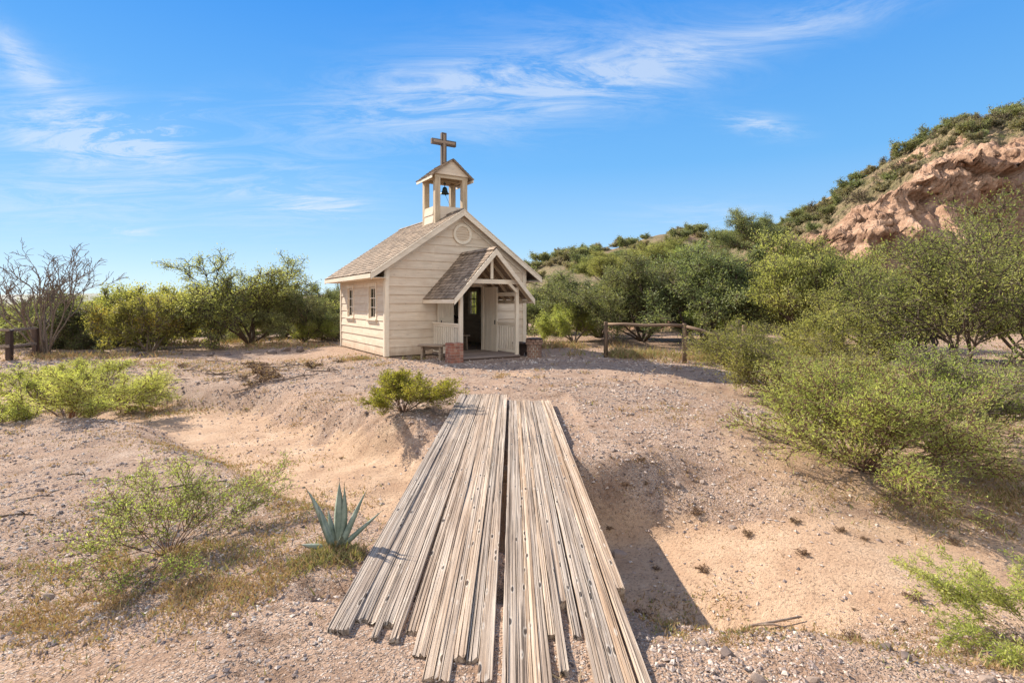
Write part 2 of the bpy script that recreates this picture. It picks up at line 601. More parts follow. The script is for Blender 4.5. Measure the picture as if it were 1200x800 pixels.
def mat_leaf(name, c0, c1, c2=None, trans=0.55, rough=0.6):
    m, t, out = new_mat(name)
    rn = attr(t, 'rnd')
    info = t.node('ShaderNodeObjectInfo').outputs['Random']
    stops = [(0.0, c0), (0.75, c1), (1.0, c2 or c1)]
    col = t.ramp(rn, stops)
    v = t.math('ADD', t.math('MULTIPLY', info, 0.35), 0.83)
    hu = t.math('ADD', t.math('MULTIPLY', t.math('FRACT', t.math('MULTIPLY', info, 7.3)), 0.03), 0.485)
    h = t.node('ShaderNodeHueSaturation', {'Hue': hu, 'Value': v, 'Color': col})
    p = t.node('ShaderNodeBsdfPrincipled', {'Base Color': h.outputs[0], 'Roughness': rough})
    p.inputs['Specular IOR Level'].default_value = 0.25
    tl = t.node('ShaderNodeBsdfTranslucent', {'Color': t.mix(1.0, h.outputs[0], (1.15, 1.15, 0.7), 'MULTIPLY')})
    mx = t.node('ShaderNodeMixShader', {0: trans, 1: p.outputs[0], 2: tl.outputs[0]})
    t.l.new(mx.outputs[0], out.inputs[0])
    return m


LEAF_MESQ = mat_leaf('mesquite leaves', (0.20, 0.215, 0.065), (0.36, 0.36, 0.12), (0.50, 0.46, 0.20))
LEAF_LIGHT = mat_leaf('feathery light green leaves', (0.25, 0.30, 0.075), (0.42, 0.455, 0.13), (0.56, 0.54, 0.24))
LEAF_YELLOW = mat_leaf('yellow green leaves', (0.21, 0.22, 0.06), (0.36, 0.35, 0.10), (0.58, 0.43, 0.08))
LEAF_CREO = mat_leaf('creosote leaves', (0.17, 0.19, 0.025), (0.31, 0.31, 0.045), (0.45, 0.40, 0.09))
LEAF_HILL = mat_leaf('dull hillside leaves', (0.17, 0.155, 0.085), (0.27, 0.235, 0.13), (0.36, 0.28, 0.18), 0.35)
LEAF_DARKER = mat_leaf('dusty green leaves', (0.15, 0.17, 0.07), (0.25, 0.27, 0.115), (0.35, 0.34, 0.17), 0.42)
DRY = mat_leaf('dry grass blades', (0.30, 0.19, 0.08), (0.47, 0.33, 0.15), (0.34, 0.33, 0.10), 0.25, 0.8)
BARK = mat_simple('dark desert bark', (0.055, 0.038, 0.028), (0.13, 0.095, 0.07), 25, 0.95, 0.5, 0.006)
BARK_GREY = mat_simple('grey brown twigs', (0.13, 0.095, 0.07), (0.25, 0.19, 0.145), 25, 0.95, 0.4, 0.004)
BARK_RED = mat_simple('reddish brown stems', (0.12, 0.065, 0.04), (0.24, 0.145, 0.095), 25, 0.95, 0.4, 0.004)
DEADWEED = mat_simple('dead dark weeds', (0.09, 0.05, 0.03), (0.20, 0.125, 0.075), 30, 0.95, 0.3, 0.003)
DEADWOOD = mat_simple('dead grey wood', (0.17, 0.12, 0.09), (0.34, 0.26, 0.20), 25, 0.95, 0.4, 0.004)


def mat_ground():
    m, t, out = new_mat('desert gravel and sand')
    P = t.node('ShaderNodeTexCoord').outputs['Object']
    sand = attr(t, 'sand')
    big = t.noise(P, 0.35, 5, 0.6)
    mid = t.noise(P, 2.3, 6, 0.65)
    fine = t.noise(P, 38, 5, 0.7)
    micro = t.noise(P, 150, 3, 0.7)
    grav = t.ramp(mid, [(0.32, (0.24, 0.15, 0.10)), (0.50, (0.41, 0.275, 0.19)), (0.70, (0.56, 0.405, 0.295))])
    grav = t.mix(t.math('MULTIPLY', t.ramp(big, [(0.40, 0.0), (0.62, 1.0)]), 0.55), grav, (0.52, 0.33, 0.215))
    nz = t.node('ShaderNodeTexNoise', {'Vector': P, 'Scale': 30.0, 'Detail': 3.0})
    PW = t.node('ShaderNodeVectorMath', {0: P, 1: t.node('ShaderNodeVectorMath', {0: nz.outputs['Color'], 1: (0.03, 0.03, 0.03)}, operation='MULTIPLY').outputs[0]}, operation='ADD').outputs[0]
    # grit: small stones of many tones
    vo = t.node('ShaderNodeTexVoronoi', {'Vector': PW, 'Scale': 70.0, 'Randomness': 1.0})
    vs = t.node('ShaderNodeSeparateColor', {0: vo.outputs['Color']}).outputs[0]
    gcol = t.ramp(vs, [(0.0, (0.09, 0.065, 0.055)), (0.25, (0.24, 0.17, 0.135)), (0.6, (0.47, 0.36, 0.29)), (1.0, (0.74, 0.66, 0.57))])
    gm = t.math('MULTIPLY', t.ramp(vo.outputs['Distance'], [(0.30, 1.0), (0.55, 0.0)]), t.ramp(mid, [(0.36, 0.35), (0.58, 0.95)]))
    gm = t.math('MULTIPLY', gm, t.math('SUBTRACT', 1.0, t.math('MULTIPLY', sand, 0.8)))
    vo2 = t.node('ShaderNodeTexVoronoi', {'Vector': PW, 'Scale': 21.0, 'Randomness': 1.0})
    vs2 = t.node('ShaderNodeSeparateColor', {0: vo2.outputs['Color']}).outputs[0]
    gm2 = t.math('MULTIPLY', t.ramp(vo2.outputs['Distance'], [(0.16, 1.0), (0.26, 0.0)]), t.math('GREATER_THAN', vs2, 0.5))
    gm2 = t.math('MULTIPLY', gm2, t.math('SUBTRACT', 1.0, t.math('MULTIPLY', sand, 0.8)))
    col = t.mix(gm, grav, gcol)
    col = t.mix(t.math('MULTIPLY', gm2, 0.7), col, t.ramp(vs2, [(0.5, (0.13, 0.095, 0.08)), (0.75, (0.34, 0.26, 0.21)), (1.0, (0.60, 0.52, 0.45))]))
    sandc = t.ramp(mid, [(0.30, (0.40, 0.25, 0.155)), (0.6, (0.55, 0.375, 0.245)), (0.8, (0.64, 0.49, 0.36))])
    sm = t.ramp(t.math('ADD', sand, t.math('MULTIPLY', t.math('SUBTRACT', mid, 0.5), 0.9)), [(0.35, 0.0), (0.62, 1.0)])
    col = t.mix(sm, col, sandc)
    # crusty darker litter
    lit = t.math('MULTIPLY', t.ramp(t.noise(P, 5.5, 8, 0.75, 0.6), [(0.52, 0.0), (0.64, 1.0)]), t.ramp(t.noise(P, 0.8, 3, 0.5), [(0.36, 0.0), (0.54, 0.95)]))
    lit = t.math('MULTIPLY', lit, t.math('SUBTRACT', 1.0, t.math('MULTIPLY', sm, 0.7)))
    col = t.mix(lit, col, (0.22, 0.135, 0.085))
    col = t.mix(t.math('MULTIPLY', attr(t, 'veg'), t.ramp(t.noise(P, 0.09, 5, 0.7), [(0.35, 0.55), (0.6, 1.0)])), col, (0.13, 0.125, 0.055))
    v = t.ramp(fine, [(0.34, 0.46), (0.47, 0.93), (0.68, 1.0)])
    v = t.math('MULTIPLY', v, t.math('ADD', t.math('MULTIPLY', micro, 0.35), 0.83))
    h = t.node('ShaderNodeHueSaturation', {'Value': v, 'Color': col})
    hg = t.math('ADD', t.math('MULTIPLY', fine, 0.9), t.math('ADD', t.math('MULTIPLY', gm, 0.5), t.math('ADD', t.math('MULTIPLY', gm2, 1.2), t.math('MULTIPLY', micro, 0.2))))
    finish(t, out, h.outputs[0], 0.97, hg, 1.0, 0.02, 0.15)
    return m


def mat_hill():
    m, t, out = new_mat('eroded hillside')
    P = t.node('ShaderNodeTexCoord').outputs['Object']
    cl = attr(t, 'cliff')
    n1 = t.noise(P, 0.5, 8, 0.68)
    n2 = t.noise(P, 3.0, 8, 0.72)
    strata = t.noise(t.scale(P, (0.15, 0.15, 1.3)), 1.0, 5, 0.6, 0.4)
    rock = t.ramp(t.math('ADD', t.math('MULTIPLY', n2, 0.6), t.math('MULTIPLY', strata, 0.4)),
                  [(0.34, (0.16, 0.085, 0.055)), (0.45, (0.38, 0.225, 0.145)), (0.56, (0.52, 0.33, 0.22)), (0.70, (0.64, 0.46, 0.34))])
    soil = t.ramp(n2, [(0.36, (0.10, 0.085, 0.045)), (0.48, (0.20, 0.15, 0.085)), (0.60, (0.33, 0.23, 0.14)), (0.74, (0.48, 0.34, 0.22))])
    veg = t.ramp(n1, [(0.45, 0.0), (0.58, 1.0)])
    soil = t.mix(t.math('MULTIPLY', veg, 0.6), soil, (0.15, 0.145, 0.06))
    m_ = t.ramp(t.math('ADD', cl, t.math('MULTIPLY', t.math('SUBTRACT', n1, 0.5), 1.2)), [(0.3, 0.0), (0.55, 1.0)])
    col = t.mix(m_, soil, rock)
    finish(t, out, col, 0.97, n2, 1.0, 0.25, 0.15)
    return m


GROUND, HILL = mat_ground(), mat_hill()

# ------------------------------------------------------------------ the ground
WASH = np.array([(40, 0.5), (14, 2.2), (8, 3.1), (5, 3.7), (3.2, 4.1), (1.6, 4.3), (0.2, 4.7), (-1.2, 5.7), (-2.7, 7.2), (-4.2, 8.9), (-6, 10.6), (-10, 11.9), (-16, 13.3), (-30, 17), (-60, 30)], float)


def wash_dist(x, y):
    best = np.full(np.shape(x), 1e9)
    for (ax, ay), (bx, by) in zip(WASH[:-1], WASH[1:]):
        dx, dy = bx - ax, by - ay
        t = np.clip(((x - ax) * dx + (y - ay) * dy) / (dx * dx + dy * dy), 0, 1)
        best = np.minimum(best, np.hypot(x - ax - t * dx, y - ay - t * dy))
    return best


UX, UY, A0 = (0.848, 0.53), (-0.53, 0.848), (-3.88, 16.6)


def chap_local(x, y):
    dx, dy = x - A0[0], y - A0[1]
    return dx * UX[0] + dy * UX[1], dx * UY[0] + dy * UY[1]


def pad_mask(x, y):
    lx, ly = chap_local(x, y)
    ex = np.maximum(np.maximum(-0.3 - lx, lx - 5.5), 0)
    ey = np.maximum(np.maximum(-2.9 - ly, ly - 5.5), 0)
    return 1 - sstep(0.0, 1.4, np.hypot(ex, ey))


def ground_z(x, y):
    x, y = np.asarray(x, float), np.asarray(y, float)
    wob = 0.16 * fbm(x * 0.8, y * 0.8, 0, 3, 5) + 0.10 * fbm(x * 3, y * 3, 0, 3, 6)
    wob = wob * (1 - 0.75 * np.exp(-((x - 0.6) / 1.2) ** 2))
    d = wash_dist(x, y) + wob
    hw = 0.55 + 0.1 * sstep(-1, -8, x)
    bank = 0.65 + 0.45 * sstep(-1.5, -6, x)
    dep = 0.50 - 0.15 * sstep(-3, -9, x) - 0.24 * sstep(1.3, 2.8, x)
    bank = bank + 1.3 * sstep(0.9, 2.4, x)
    z = -dep * (1 - sstep(hw, hw + bank, d))
    z = z - 0.16 * np.exp(-((x - 0.95) / 0.55) ** 2) * sstep(2.9, 3.7, y) * (1 - sstep(5.0, 5.9, y))
    z = z - 0.22 * np.exp(-((x - 1.0) / 0.5) ** 2) * sstep(2.35, 3.15, y) * (1 - sstep(3.4, 4.2, y))
    left = sstep(-2.5, -7.5, x) * (1 - sstep(30, 60, y) * 0.6)
    z = z - 0.22 * left
    z = z - 0.12 * sstep(-1.2, -3.2, x) * (1 - sstep(10, 15, y))
    z = z - 0.22 * sstep(2.2, 5, x) * (1 - sstep(11, 14.5, y))
    z = z + 0.055 * (1 - sstep(2.6, 3.3, y))
    pad = pad_mask(x, y)
    far = sstep(25, 200, np.hypot(x, y))
    rough = 0.07 * fbm(x * 0.45, y * 0.45, 0, 4, 11) + 0.030 * fbm(x * 2.2, y * 2.2, 0, 4, 23) + 0.026 * fbm(x * 8, y * 8, 0, 3, 31) * (0.4 + 0.6 * sstep(-0.2, 0.3, fbm(x * 0.7, y * 0.7, 0, 2, 32)))
    z = z + rough * (1 - pad) * (1 - 0.4 * (1 - sstep(hw, hw + bank, d)))
    z = z * (1 - pad) - 0.02 * pad
    # keep it just under the two ends of the footbridge
    un = (np.abs(x + 0.1) < 1.1) & ((y < 3.2) | (y > 6.4)) & (y < 9.8)
    z = np.where(un, np.minimum(z, np.where(y < 3.0, 0.026, -0.055)), z)
    z = z + far * (0.6 * fbm(x * 0.012, y * 0.012, 0, 3, 41))
    return z


def gz(x, y):
    return float(ground_z(np.array([x]), np.array([y]))[0])


def sand_mask(x, y):
    d = wash_dist(x, y) + 0.35 * fbm(x * 0.9, y * 0.9, 0, 4, 55)
    s = 1 - sstep(0.55, 1.35, d)
    p = sstep(0.15, 0.5, fbm(x * 0.33, y * 0.33, 0, 3, 77))
    rb = sstep(1.0, 3.0, x) * (1 - sstep(7.5, 9.5, y)) * sstep(4.0, 4.6, y) * 0.5
    tr = (1 - sstep(0.5, 1.6, np.abs(y - (12.6 - 0.12 * x)))) * sstep(0.5, 3, x) * 0.45
    return np.clip(np.maximum(np.maximum(s, p * 0.7), np.maximum(rb, tr)), 0, 1)


def make_ground():
    nx, ny = 620, 640
    b = 6.65
    t = np.linspace(-1, 1, nx)
    xs = 3.4 * np.sinh(b * t)
    ty = np.linspace(-2.1, 6.3, ny)
    ys = 5.2 + 4.5 * np.sinh(ty)
    X, Y = np.meshgrid(xs, ys)
    X, Y = X.ravel(), Y.ravel()
    Z = ground_z(X, Y)
    S = sand_mask(X, Y)
    i = np.arange(nx * ny).reshape(ny, nx)
    F = np.stack([i[:-1, :-1], i[:-1, 1:], i[1:, 1:], i[1:, :-1]], -1).reshape(-1, 4)
    o = mesh_np('ground', np.stack([X, Y, Z], 1), F, GROUND, None, {'sand': S, 'veg': 0.85 * sstep(55, 110, np.hypot(X, Y))}, True)
    tag(o, kind='structure')


make_ground()


# ------------------------------------------------------------------ hills
def interp(tab, x):
    a = np.array(tab, float)
    return np.interp(x, a[:, 0], a[:, 1])


HPX = [(600, 352), (700, 330), (800, 310), (860, 293), (890, 280), (925, 262), (960, 247), (1000, 217), (1050, 190), (1100, 161), (1140, 141), (1200, 131), (1300, 108), (1500, 80), (2000, 70), (3500, 90)]


def hill_pt(u, v, seed=3):
    """u: sideways parameter, v: 0 foot, 1 crest, 2 far foot"""
    u, v = np.asarray(u, float), np.asarray(v, float)
    Yb = 30 - 3 * np.clip(u, 0, 1) - 6 * np.clip(u - 1, 0, 4) * 0.5
    Yc = 66 - 13 * np.clip(u, 0, 1) - 10 * np.clip(u - 1, 0, 4) * 0.5
    zc = 1.65 + Yc * (355 - interp(HPX, 600 + 634 * u)) / 634
    prof = [(0, -0.03), (0.10, 0.07), (0.17, 0.2), (0.205, 0.40), (0.25, 0.56), (0.45, 0.68), (0.6, 0.78), (0.85, 0.94), (1, 1), (1.25, 0.95), (1.6, 0.6), (2, -0.1)]
    y = Yb + v * (Yc - Yb)
    x = u * (Yb + np.minimum(v, 1.0) * (Yc - Yb)) * 1.0
    cl = sstep(0.06, 0.13, v) * (1 - sstep(0.24, 0.36, v))
    gul = fbm(x * 0.16, np.full_like(x, 3.0), 0, 3, seed)
    z = interp(prof, v + 0.03 * gul) * zc
    y = y - cl * 1.6 * fbm(x * 0.06 + 40, z * 1.0 + 0.12 * x, 0, 4, seed + 70) * sstep(0, 0.05, v)
    rid = 1 - np.abs(fbm(x * 0.28, z * 0.10, 0, 4, seed + 9))
    env = sstep(0.0, 0.08, v) * (1 - sstep(1.2, 1.9, v))
    crest_damp = 1 - 0.75 * sstep(0.6, 1.0, v)
    y = y - cl * ((rid - 0.7) * 4.5 + 1.9 * fbm(x * 0.8, z * 0.6, 0, 5, seed + 20, 0.55)) * env
    bumps = 1.1 * fbm(x * 0.25, y * 0.25, 0, 4, seed + 30) + 0.9 * fbm(x * 1.0, y * 1.0, 0, 5, seed + 31, 0.6) + 0.4 * fbm(x * 3.5, y * 3.5, z * 3.5, 3, seed + 32)
    z = z + env * bumps * crest_damp * (0.35 + 0.3 * np.minimum(zc / 15, 1.0))
    x = x + cl * 0.3 * fbm(x * 1.2 + 7, z * 1.3, 0, 3, seed + 40)
    return np.stack([x, y, z], -1), cl


def make_hill():
    us = np.concatenate([np.linspace(0.12, 0.45, 80, endpoint=False), np.linspace(0.45, 1.15, 560, endpoint=False), np.linspace(1.15, 4.0, 160)])
    vs = np.concatenate([np.linspace(0, 0.45, 170, endpoint=False), np.linspace(0.45, 1.05, 130, endpoint=False), np.linspace(1.05, 2.0, 30)])
    U, V = np.meshgrid(us, vs)
    P, cl = hill_pt(U.ravel(), V.ravel())
    nx, ny = len(us), len(vs)
    i = np.arange(nx * ny).reshape(ny, nx)
    F = np.stack([i[:-1, :-1], i[:-1, 1:], i[1:, 1:], i[1:, :-1]], -1).reshape(-1, 4)
    # patches of bare rock higher up too
    ex = sstep(0.25, 0.5, fbm(P[:, 0] * 0.12, P[:, 1] * 0.12, 0, 3, 91))
    o = mesh_np('hill', P, F, HILL, None, {'cliff': np.clip(cl + 0.6 * ex, 0, 1)}, True)
    tag(o, kind='structure')


make_hill()

FPX = [(300, 350), (560, 338), (600, 325), (625, 313), (650, 302), (680, 297), (720, 291), (745, 283), (770, 275), (800, 272), (850, 276), (900, 290), (1000, 310), (1200, 330), (1700, 350)]


def far_pt(u, v):
    u, v = np.asarray(u, float), np.asarray(v, float)
    Yb, Yc = 75.0, 125.0
    zc = 1.65 + Yc * (355 - interp(FPX, 600 + 634 * u)) / 634
    y = Yb + v * (Yc - Yb)
    x = u * (Yb + np.minimum(v, 1) * (Yc - Yb))
    z = interp([(0, -0.02), (0.3, 0.3), (0.7, 0.75), (1, 1), (1.3, 0.9), (2, -0.1)], v) * zc
    env = sstep(0, 0.1, v) * (1 - sstep(1.3, 1.9, v))
    z = z + env * (1.2 * fbm(x * 0.08, y * 0.08, 0, 4, 61) + 0.4 * fbm(x * 0.5, y * 0.5, 0, 3, 63)) * (1 - 0.7 * sstep(0.6, 1, v))
    return np.stack([x, y, z], -1)


def make_far_hill():
    us, vs = np.linspace(-0.5, 1.8, 320), np.linspace(0, 2, 90)
    U, V = np.meshgrid(us, vs)
    P = far_pt(U.ravel(), V.ravel())
    nx, ny = len(us), len(vs)
    i = np.arange(nx * ny).reshape(ny, nx)
    F = np.stack([i[:-1, :-1], i[:-1, 1:], i[1:, 1:], i[1:, :-1]], -1).reshape(-1, 4)
    ex = sstep(0.18, 0.45, fbm(P[:, 0] * 0.07, P[:, 1] * 0.07, 0, 3, 95))
    o = mesh_np('hill', P, F, HILL, None, {'cliff': ex * 0.8}, True)
    tag(o, kind='structure')
    # low mesa on the horizon to the left
    xs = np.linspace(-2200, 900, 240)
    rows = []
    for (dy, k) in ((0, 0), (60, 0.6), (150, 1.0), (500, 1.0), (900, -0.05)):
        h = (24 + 9 * fbm(xs * 0.002, 0 * xs, 0, 4, 71)) * sstep(900, 200, xs) * k
        rows.append(np.stack([xs, np.full_like(xs, 1150.0 + dy), h - 0.8], -1))
    P = np.concatenate(rows)
    i = np.arange(len(P)).reshape(5, -1)
    F = np.stack([i[:-1, :-1], i[:-1, 1:], i[1:, 1:], i[1:, :-1]], -1).reshape(-1, 4)
    o = mesh_np('hills', P, F, mat_simple('distant scrub covered mesa', (0.028, 0.042, 0.036), (0.05, 0.062, 0.05), 0.02), None, None, True)
    tag(o, kind='structure')


make_far_hill()


# ------------------------------------------------------------------ the chapel
CH = empty('chapel', (A0[0], A0[1], 0), math.atan2(UX[1], UX[0]),
           'small cream clapboard chapel with brown shingle roof, porch and belfry', 'chapel')
W, D, EZ, PK, SL = 5.12, 5.15, 2.90, 4.71, 0.70
BRD = 0.27


def roof_z(x):
    return PK - SL * abs(x - W / 2) - 0.03


def clapwall(plane, length, openings, gable, seed, thick=0.11):
    """plane(a, z, n) -> point, n metres outside the wall. openings: (a0,a1,z0,z1)"""
    mb = MB(seed)
    ztop = PK if gable else EZ - 0.02
    zs = [0.02]
    k = 0
    while zs[-1] < ztop - 0.01:
        zs.append(min(ztop, zs[-1] + BRD))
    for z0, z1 in zip(zs[:-1], zs[1:]):
        cuts = sorted({z0, z1} | {z for o in openings for z in o[2:4] if z0 < z < z1})
        rn = mb.rng.random()
        tilt = mb.rng.uniform(-0.004, 0.004)
        for c0, c1 in zip(cuts[:-1], cuts[1:]):
            zm = (c0 + c1) / 2
            iv = [(0.0, length)]
            for (a0, a1, o0, o1) in openings:
                if o0 < zm < o1:
                    nv = []
                    for (p, q) in iv:
                        if a1 <= p or a0 >= q:
                            nv.append((p, q))
                        else:
                            if a0 > p:
                                nv.append((p, a0))
                            if a1 < q:
                                nv.append((a1, q))
                    iv = nv
            for (p, q) in iv:
                def lim(a, z):
                    if not gable:
                        return a
                    h = (PK - 0.03 - z) / SL
                    return min(max(a, W / 2 - h), W / 2 + h) if h > 0 else W / 2
                # split into shorter boards (visible butt joints)
                seams = [p]
                while q - seams[-1] > 3.0 and len(seams) < 3:
                    seams.append(seams[-1] + mb.rng.uniform(1.5, 2.6))
                seams.append(q)
                for a, b in zip(seams[:-1], seams[1:]):
                    if b - a < 0.02:
                        continue
                    d0 = 0.006 + 0.024 * (z1 - c0) / BRD
                    d1 = 0.006 + 0.024 * (z1 - c1) / BRD
                    A_, B_ = lim(a, c0), lim(b, c0)
                    C_, E_ = lim(a, c1), lim(b, c1)
                    if B_ - A_ < 0.01:
                        continue
                    t = tilt
                    vs = [plane(A_, c0, d0), plane(B_, c0, d0 + t), plane(E_, c1, d1 + t * .3), plane(C_, c1, d1),
                          plane(A_, c0, -thick), plane(B_, c0, -thick), plane(E_, c1, -thick), plane(C_, c1, -thick)]
                    gs = [(A_, c0, 0), (B_, c0, 0), (E_, c1, 0), (C_, c1, 0)] * 2
                    mb.add(vs, [(0, 1, 2, 3), (5, 4, 7, 6), (0, 4, 5, 1), (0, 3, 7, 4), (1, 5, 6, 2)], gs, min(1, max(0, rn + mb.rng.uniform(-.15, .15))))
    return mb


DOOR = (2.28, 3.42, 0.0, 2.22)
pf = lambda a, z, n: (a, -n, z)
pl = lambda a, z, n: (-n, a, z)
pr = lambda a, z, n: (W + n, a, z)
pb = lambda a, z, n: (a, D + n, z)
WINS = [(0.88, 1.56), (3.46, 4.14)]
WZ = (1.16, 2.16)
clapwall(pf, W, [DOOR], True, 1).build('wall', PAINT, CH)
ops = [(a, b, *WZ) for a, b in WINS]
clapwall(pl, D, ops, False, 2).build('wall', PAINT, CH)
clapwall(pr, D, ops, False, 3).build('wall', PAINT, CH)
clapwall(pb, W, [], True, 4).build('wall', PAINT, CH)

for i, (x, y) in enumerate(((0, 0), (W, 0), (0, D), (W, D))):
    mb = MB(20 + i)
    sx, sy = (-1 if x == 0 else 1), (-1 if y == 0 else 1)
    ztop = 2.86
    mb.box((x - sx * 0.045, y + sy * 0.026, ztop / 2), (0.13, 0.032, ztop), bevel=0.004)
    mb.box((x + sx * 0.030, y - sy * 0.030, ztop / 2 - .002), (0.034, 0.12, ztop), bevel=0.004)
    mb.build('corner_board', PAINT_TRIM, CH)


def window(plane, a0, a1, i):
    z0, z1 = WZ
    fr, pn, sl = MB(40 + i), MB(50 + i), MB(60 + i)

    def bx(m, aa, ab, za, zb, n0, n1):
        p = [plane(a, z, n) for n in (n0, n1) for (a, z) in ((aa, za), (ab, za), (ab, zb), (aa, zb))]
        m.add(p, [(0, 3, 2, 1), (4, 5, 6, 7), (0, 1, 5, 4), (1, 2, 6, 5), (2, 3, 7, 6), (3, 0, 4, 7)],
              [(q[2], q[0], q[1]) for q in p])
    # casing outside
    bx(fr, a0 - 0.10, a0 + 0.005, z0 - 0.02, z1 + 0.02, -0.05, 0.045)
    bx(fr, a1 - 0.005, a1 + 0.10, z0 - 0.02, z1 + 0.02, -0.05, 0.045)
    bx(fr, a0 - 0.12, a1 + 0.12, z1 + 0.02, z1 + 0.14, -0.05, 0.052)
    # sash
    s = 0.045
    bx(fr, a0 + 0.005, a0 + s, z0, z1, -0.05, -0.01)
    bx(fr, a1 - s, a1 - 0.005, z0, z1, -0.05, -0.01)
    bx(fr, a0 + s, a1 - s, z1 - s, z1 + 0.018, -0.05, -0.011)
    bx(fr, a0 + s, a1 - s, z0 - 0.01, z0 + s, -0.05, -0.011)
    m = (a0 + a1) / 2
    bx(fr, m - 0.014, m + 0.014, z0 + s, z1 - s, -0.045, -0.013)
    h = (z1 - z0 - 2 * s) / 3
    for k in (1, 2):
        zz = z0 + s + h * k
        bx(fr, a0 + s, a1 - s, zz - 0.016, zz + 0.016, -0.044, -0.012)
    bx(sl, a0 - 0.15, a1 + 0.15, z0 - 0.075, z0 - 0.022, -0.05, 0.095)
    bx(sl, a0 - 0.11, a1 + 0.11, z0 - 0.17, z0 - 0.077, -0.02, 0.05)
    bx(pn, a0 + s, a1 - s, z0 + s, z1 - s, -0.033, -0.029)
    f = fr.build('window', PAINT_TRIM, CH)
    pn.build('pane', GLASS, f)
    sl.build('sill', PAINT_TRIM, f)


k = 0
for pln in (pl, pr):
    for a0, a1 in WINS:
        window(pln, a0, a1, k)
        k += 1


def shingled(name, p_eave0, p_eave1, p_ridge0, p_ridge1, seed, parent, course=0.13, wid=0.15, under=0.05):
    """shingle slope: eave line p_eave0->p_eave1, ridge line p_ridge0->p_ridge1"""
    mb = MB(seed)
    e0, e1, r0, r1 = (Vector(p) for p in (p_eave0, p_eave1, p_ridge0, p_ridge1))
    L = (r0 - e0).length
    up = (r0 - e0).normalized()
    al = (e1 - e0).normalized()
    nrm = al.cross(up).normalized()
    if nrm.z < 0:
        nrm = -nrm
    Wd = (e1 - e0).length
    vs = [e0 - nrm * under, e1 - nrm * under, r1 - nrm * under, r0 - nrm * under, e0, e1, r1, r0]
    mb.add([tuple(v) for v in vs], [(0, 3, 2, 1), (4, 5, 6, 7), (0, 1, 5, 4), (1, 2, 6, 5), (2, 3, 7, 6), (3, 0, 4, 7)], rnd=0.5, mi=1)
    n = int(L / course)
    course = L / n
    for i in range(n):
        a = -mb.rng.uniform(0, wid)
        while a < Wd:
            w = wid * mb.rng.uniform(0.75, 1.3)
            a0, a1 = max(a, -0.01), min(a + w - 0.006, Wd + 0.01)
            a += w
            if a1 - a0 < 0.02:
                continue
            s0 = i * course - (0.02 if i == 0 else 0) - mb.rng.uniform(0, 0.012)
            s1 = min((i + 1.25) * course, L)
            t0, t1 = 0.022 + mb.rng.uniform(0, 0.006), 0.006
            q = []
            for (aa, ss, tt) in ((a0, s0, 0.002), (a1, s0, 0.002), (a1, s1, 0.001), (a0, s1, 0.001), (a0, s0, t0), (a1, s0, t0), (a1, s1, t1), (a0, s1, t1)):
                q.append(tuple(e0 + al * aa + up * ss + nrm * tt))
            g = [(0, 0, 0), (0, w, 0), (course, w, 0), (course, 0, 0)] * 2
            mb.add(q, [(4, 5, 6, 7), (0, 1, 5, 4), (1, 2, 6, 5), (3, 0, 4, 7)], g)
    return mb.build(name, [SHINGLE, BARE], parent)


YF, YB, XO = -0.24, 5.5, 0.53
ez = PK - SL * (W / 2 + XO) + 0.02
rz = PK + 0.02
roof = shingled('roof', (-XO, YF, ez), (-XO, YB, ez), (W / 2, YF, rz), (W / 2, YB, rz), 5, CH, 0.15, 0.17)
shingled('roof', (W + XO, YF, ez), (W + XO, YB, ez), (W / 2, YF, rz), (W / 2, YB, rz), 6, CH, 0.15, 0.17)
mb = MB(7)
n = 24
for i in range(n):
    y0 = YF + (YB - YF) * i / n
    y1 = y0 + (YB - YF) / n + 0.03
    for s in (-1, 1):
        mb.beam((W / 2 + s * 0.07, y0, rz - 0.02), (W / 2 + s * 0.07, y1, rz - 0.012), 0.17, 0.016, up=(s * 0.6, 0, 1), bevel=0)
mb.build('ridge_cap', SHINGLE, CH)
# rake boards and eave fascia
for y, sd in ((YF - 0.022, 1), (YB + 0.022, 2)):
    for s in (-1, 1):
        mb = MB(70 + sd * 3 + s)
        xe = W / 2 + s * (W / 2 + XO + 0.01)
        mb.prism([(xe, ez - 0.20), (xe, ez - 0.045), (W / 2, rz - 0.03), (W / 2, rz - 0.215)], y - 0.02, y + 0.02, lambda a, b, d: (a, d, b))
        mb.prism([(xe - s * .0, ez - 0.043), (xe - s * .0, ez + 0.0), (W / 2, rz + 0.004), (W / 2, rz - 0.028)], y - 0.034, y + 0.02, lambda a, b, d: (a, d, b))
        mb.build('rake_board', PAINT_TRIM, CH)
for s in (-1, 1):
    mb = MB(80 + s)
    xe = W / 2 + s * (W / 2 + XO + 0.012)
    mb.box((xe, (YF + YB) / 2, ez - 0.10), (0.03, YB - YF + 0.02, 0.13), bevel=0.003)
    # soffit
    mb.box((W / 2 + s * (W / 2 + XO / 2 + 0.005), (YF + YB) / 2, ez - 0.150), (XO - 0.03, YB - YF - 0.01, 0.016), rnd=0.3)
    mb.build('eave_fascia', PAINT_TRIM, CH)
# frieze under the gable
for s in (-1, 1):
    mb = MB(84 + s)
    xe = W / 2 + s * W / 2
    zz = lambda x: PK - SL * abs(x - W / 2)
    mb.prism([(xe, zz(xe) - 0.30), (xe, zz(xe) - 0.10), (W / 2, PK - 0.10), (W / 2, PK - 0.30)], -0.052, -0.034, lambda a, b, d: (a, d, b))
    mb.build('gable_frieze', PAINT_TRIM, CH)

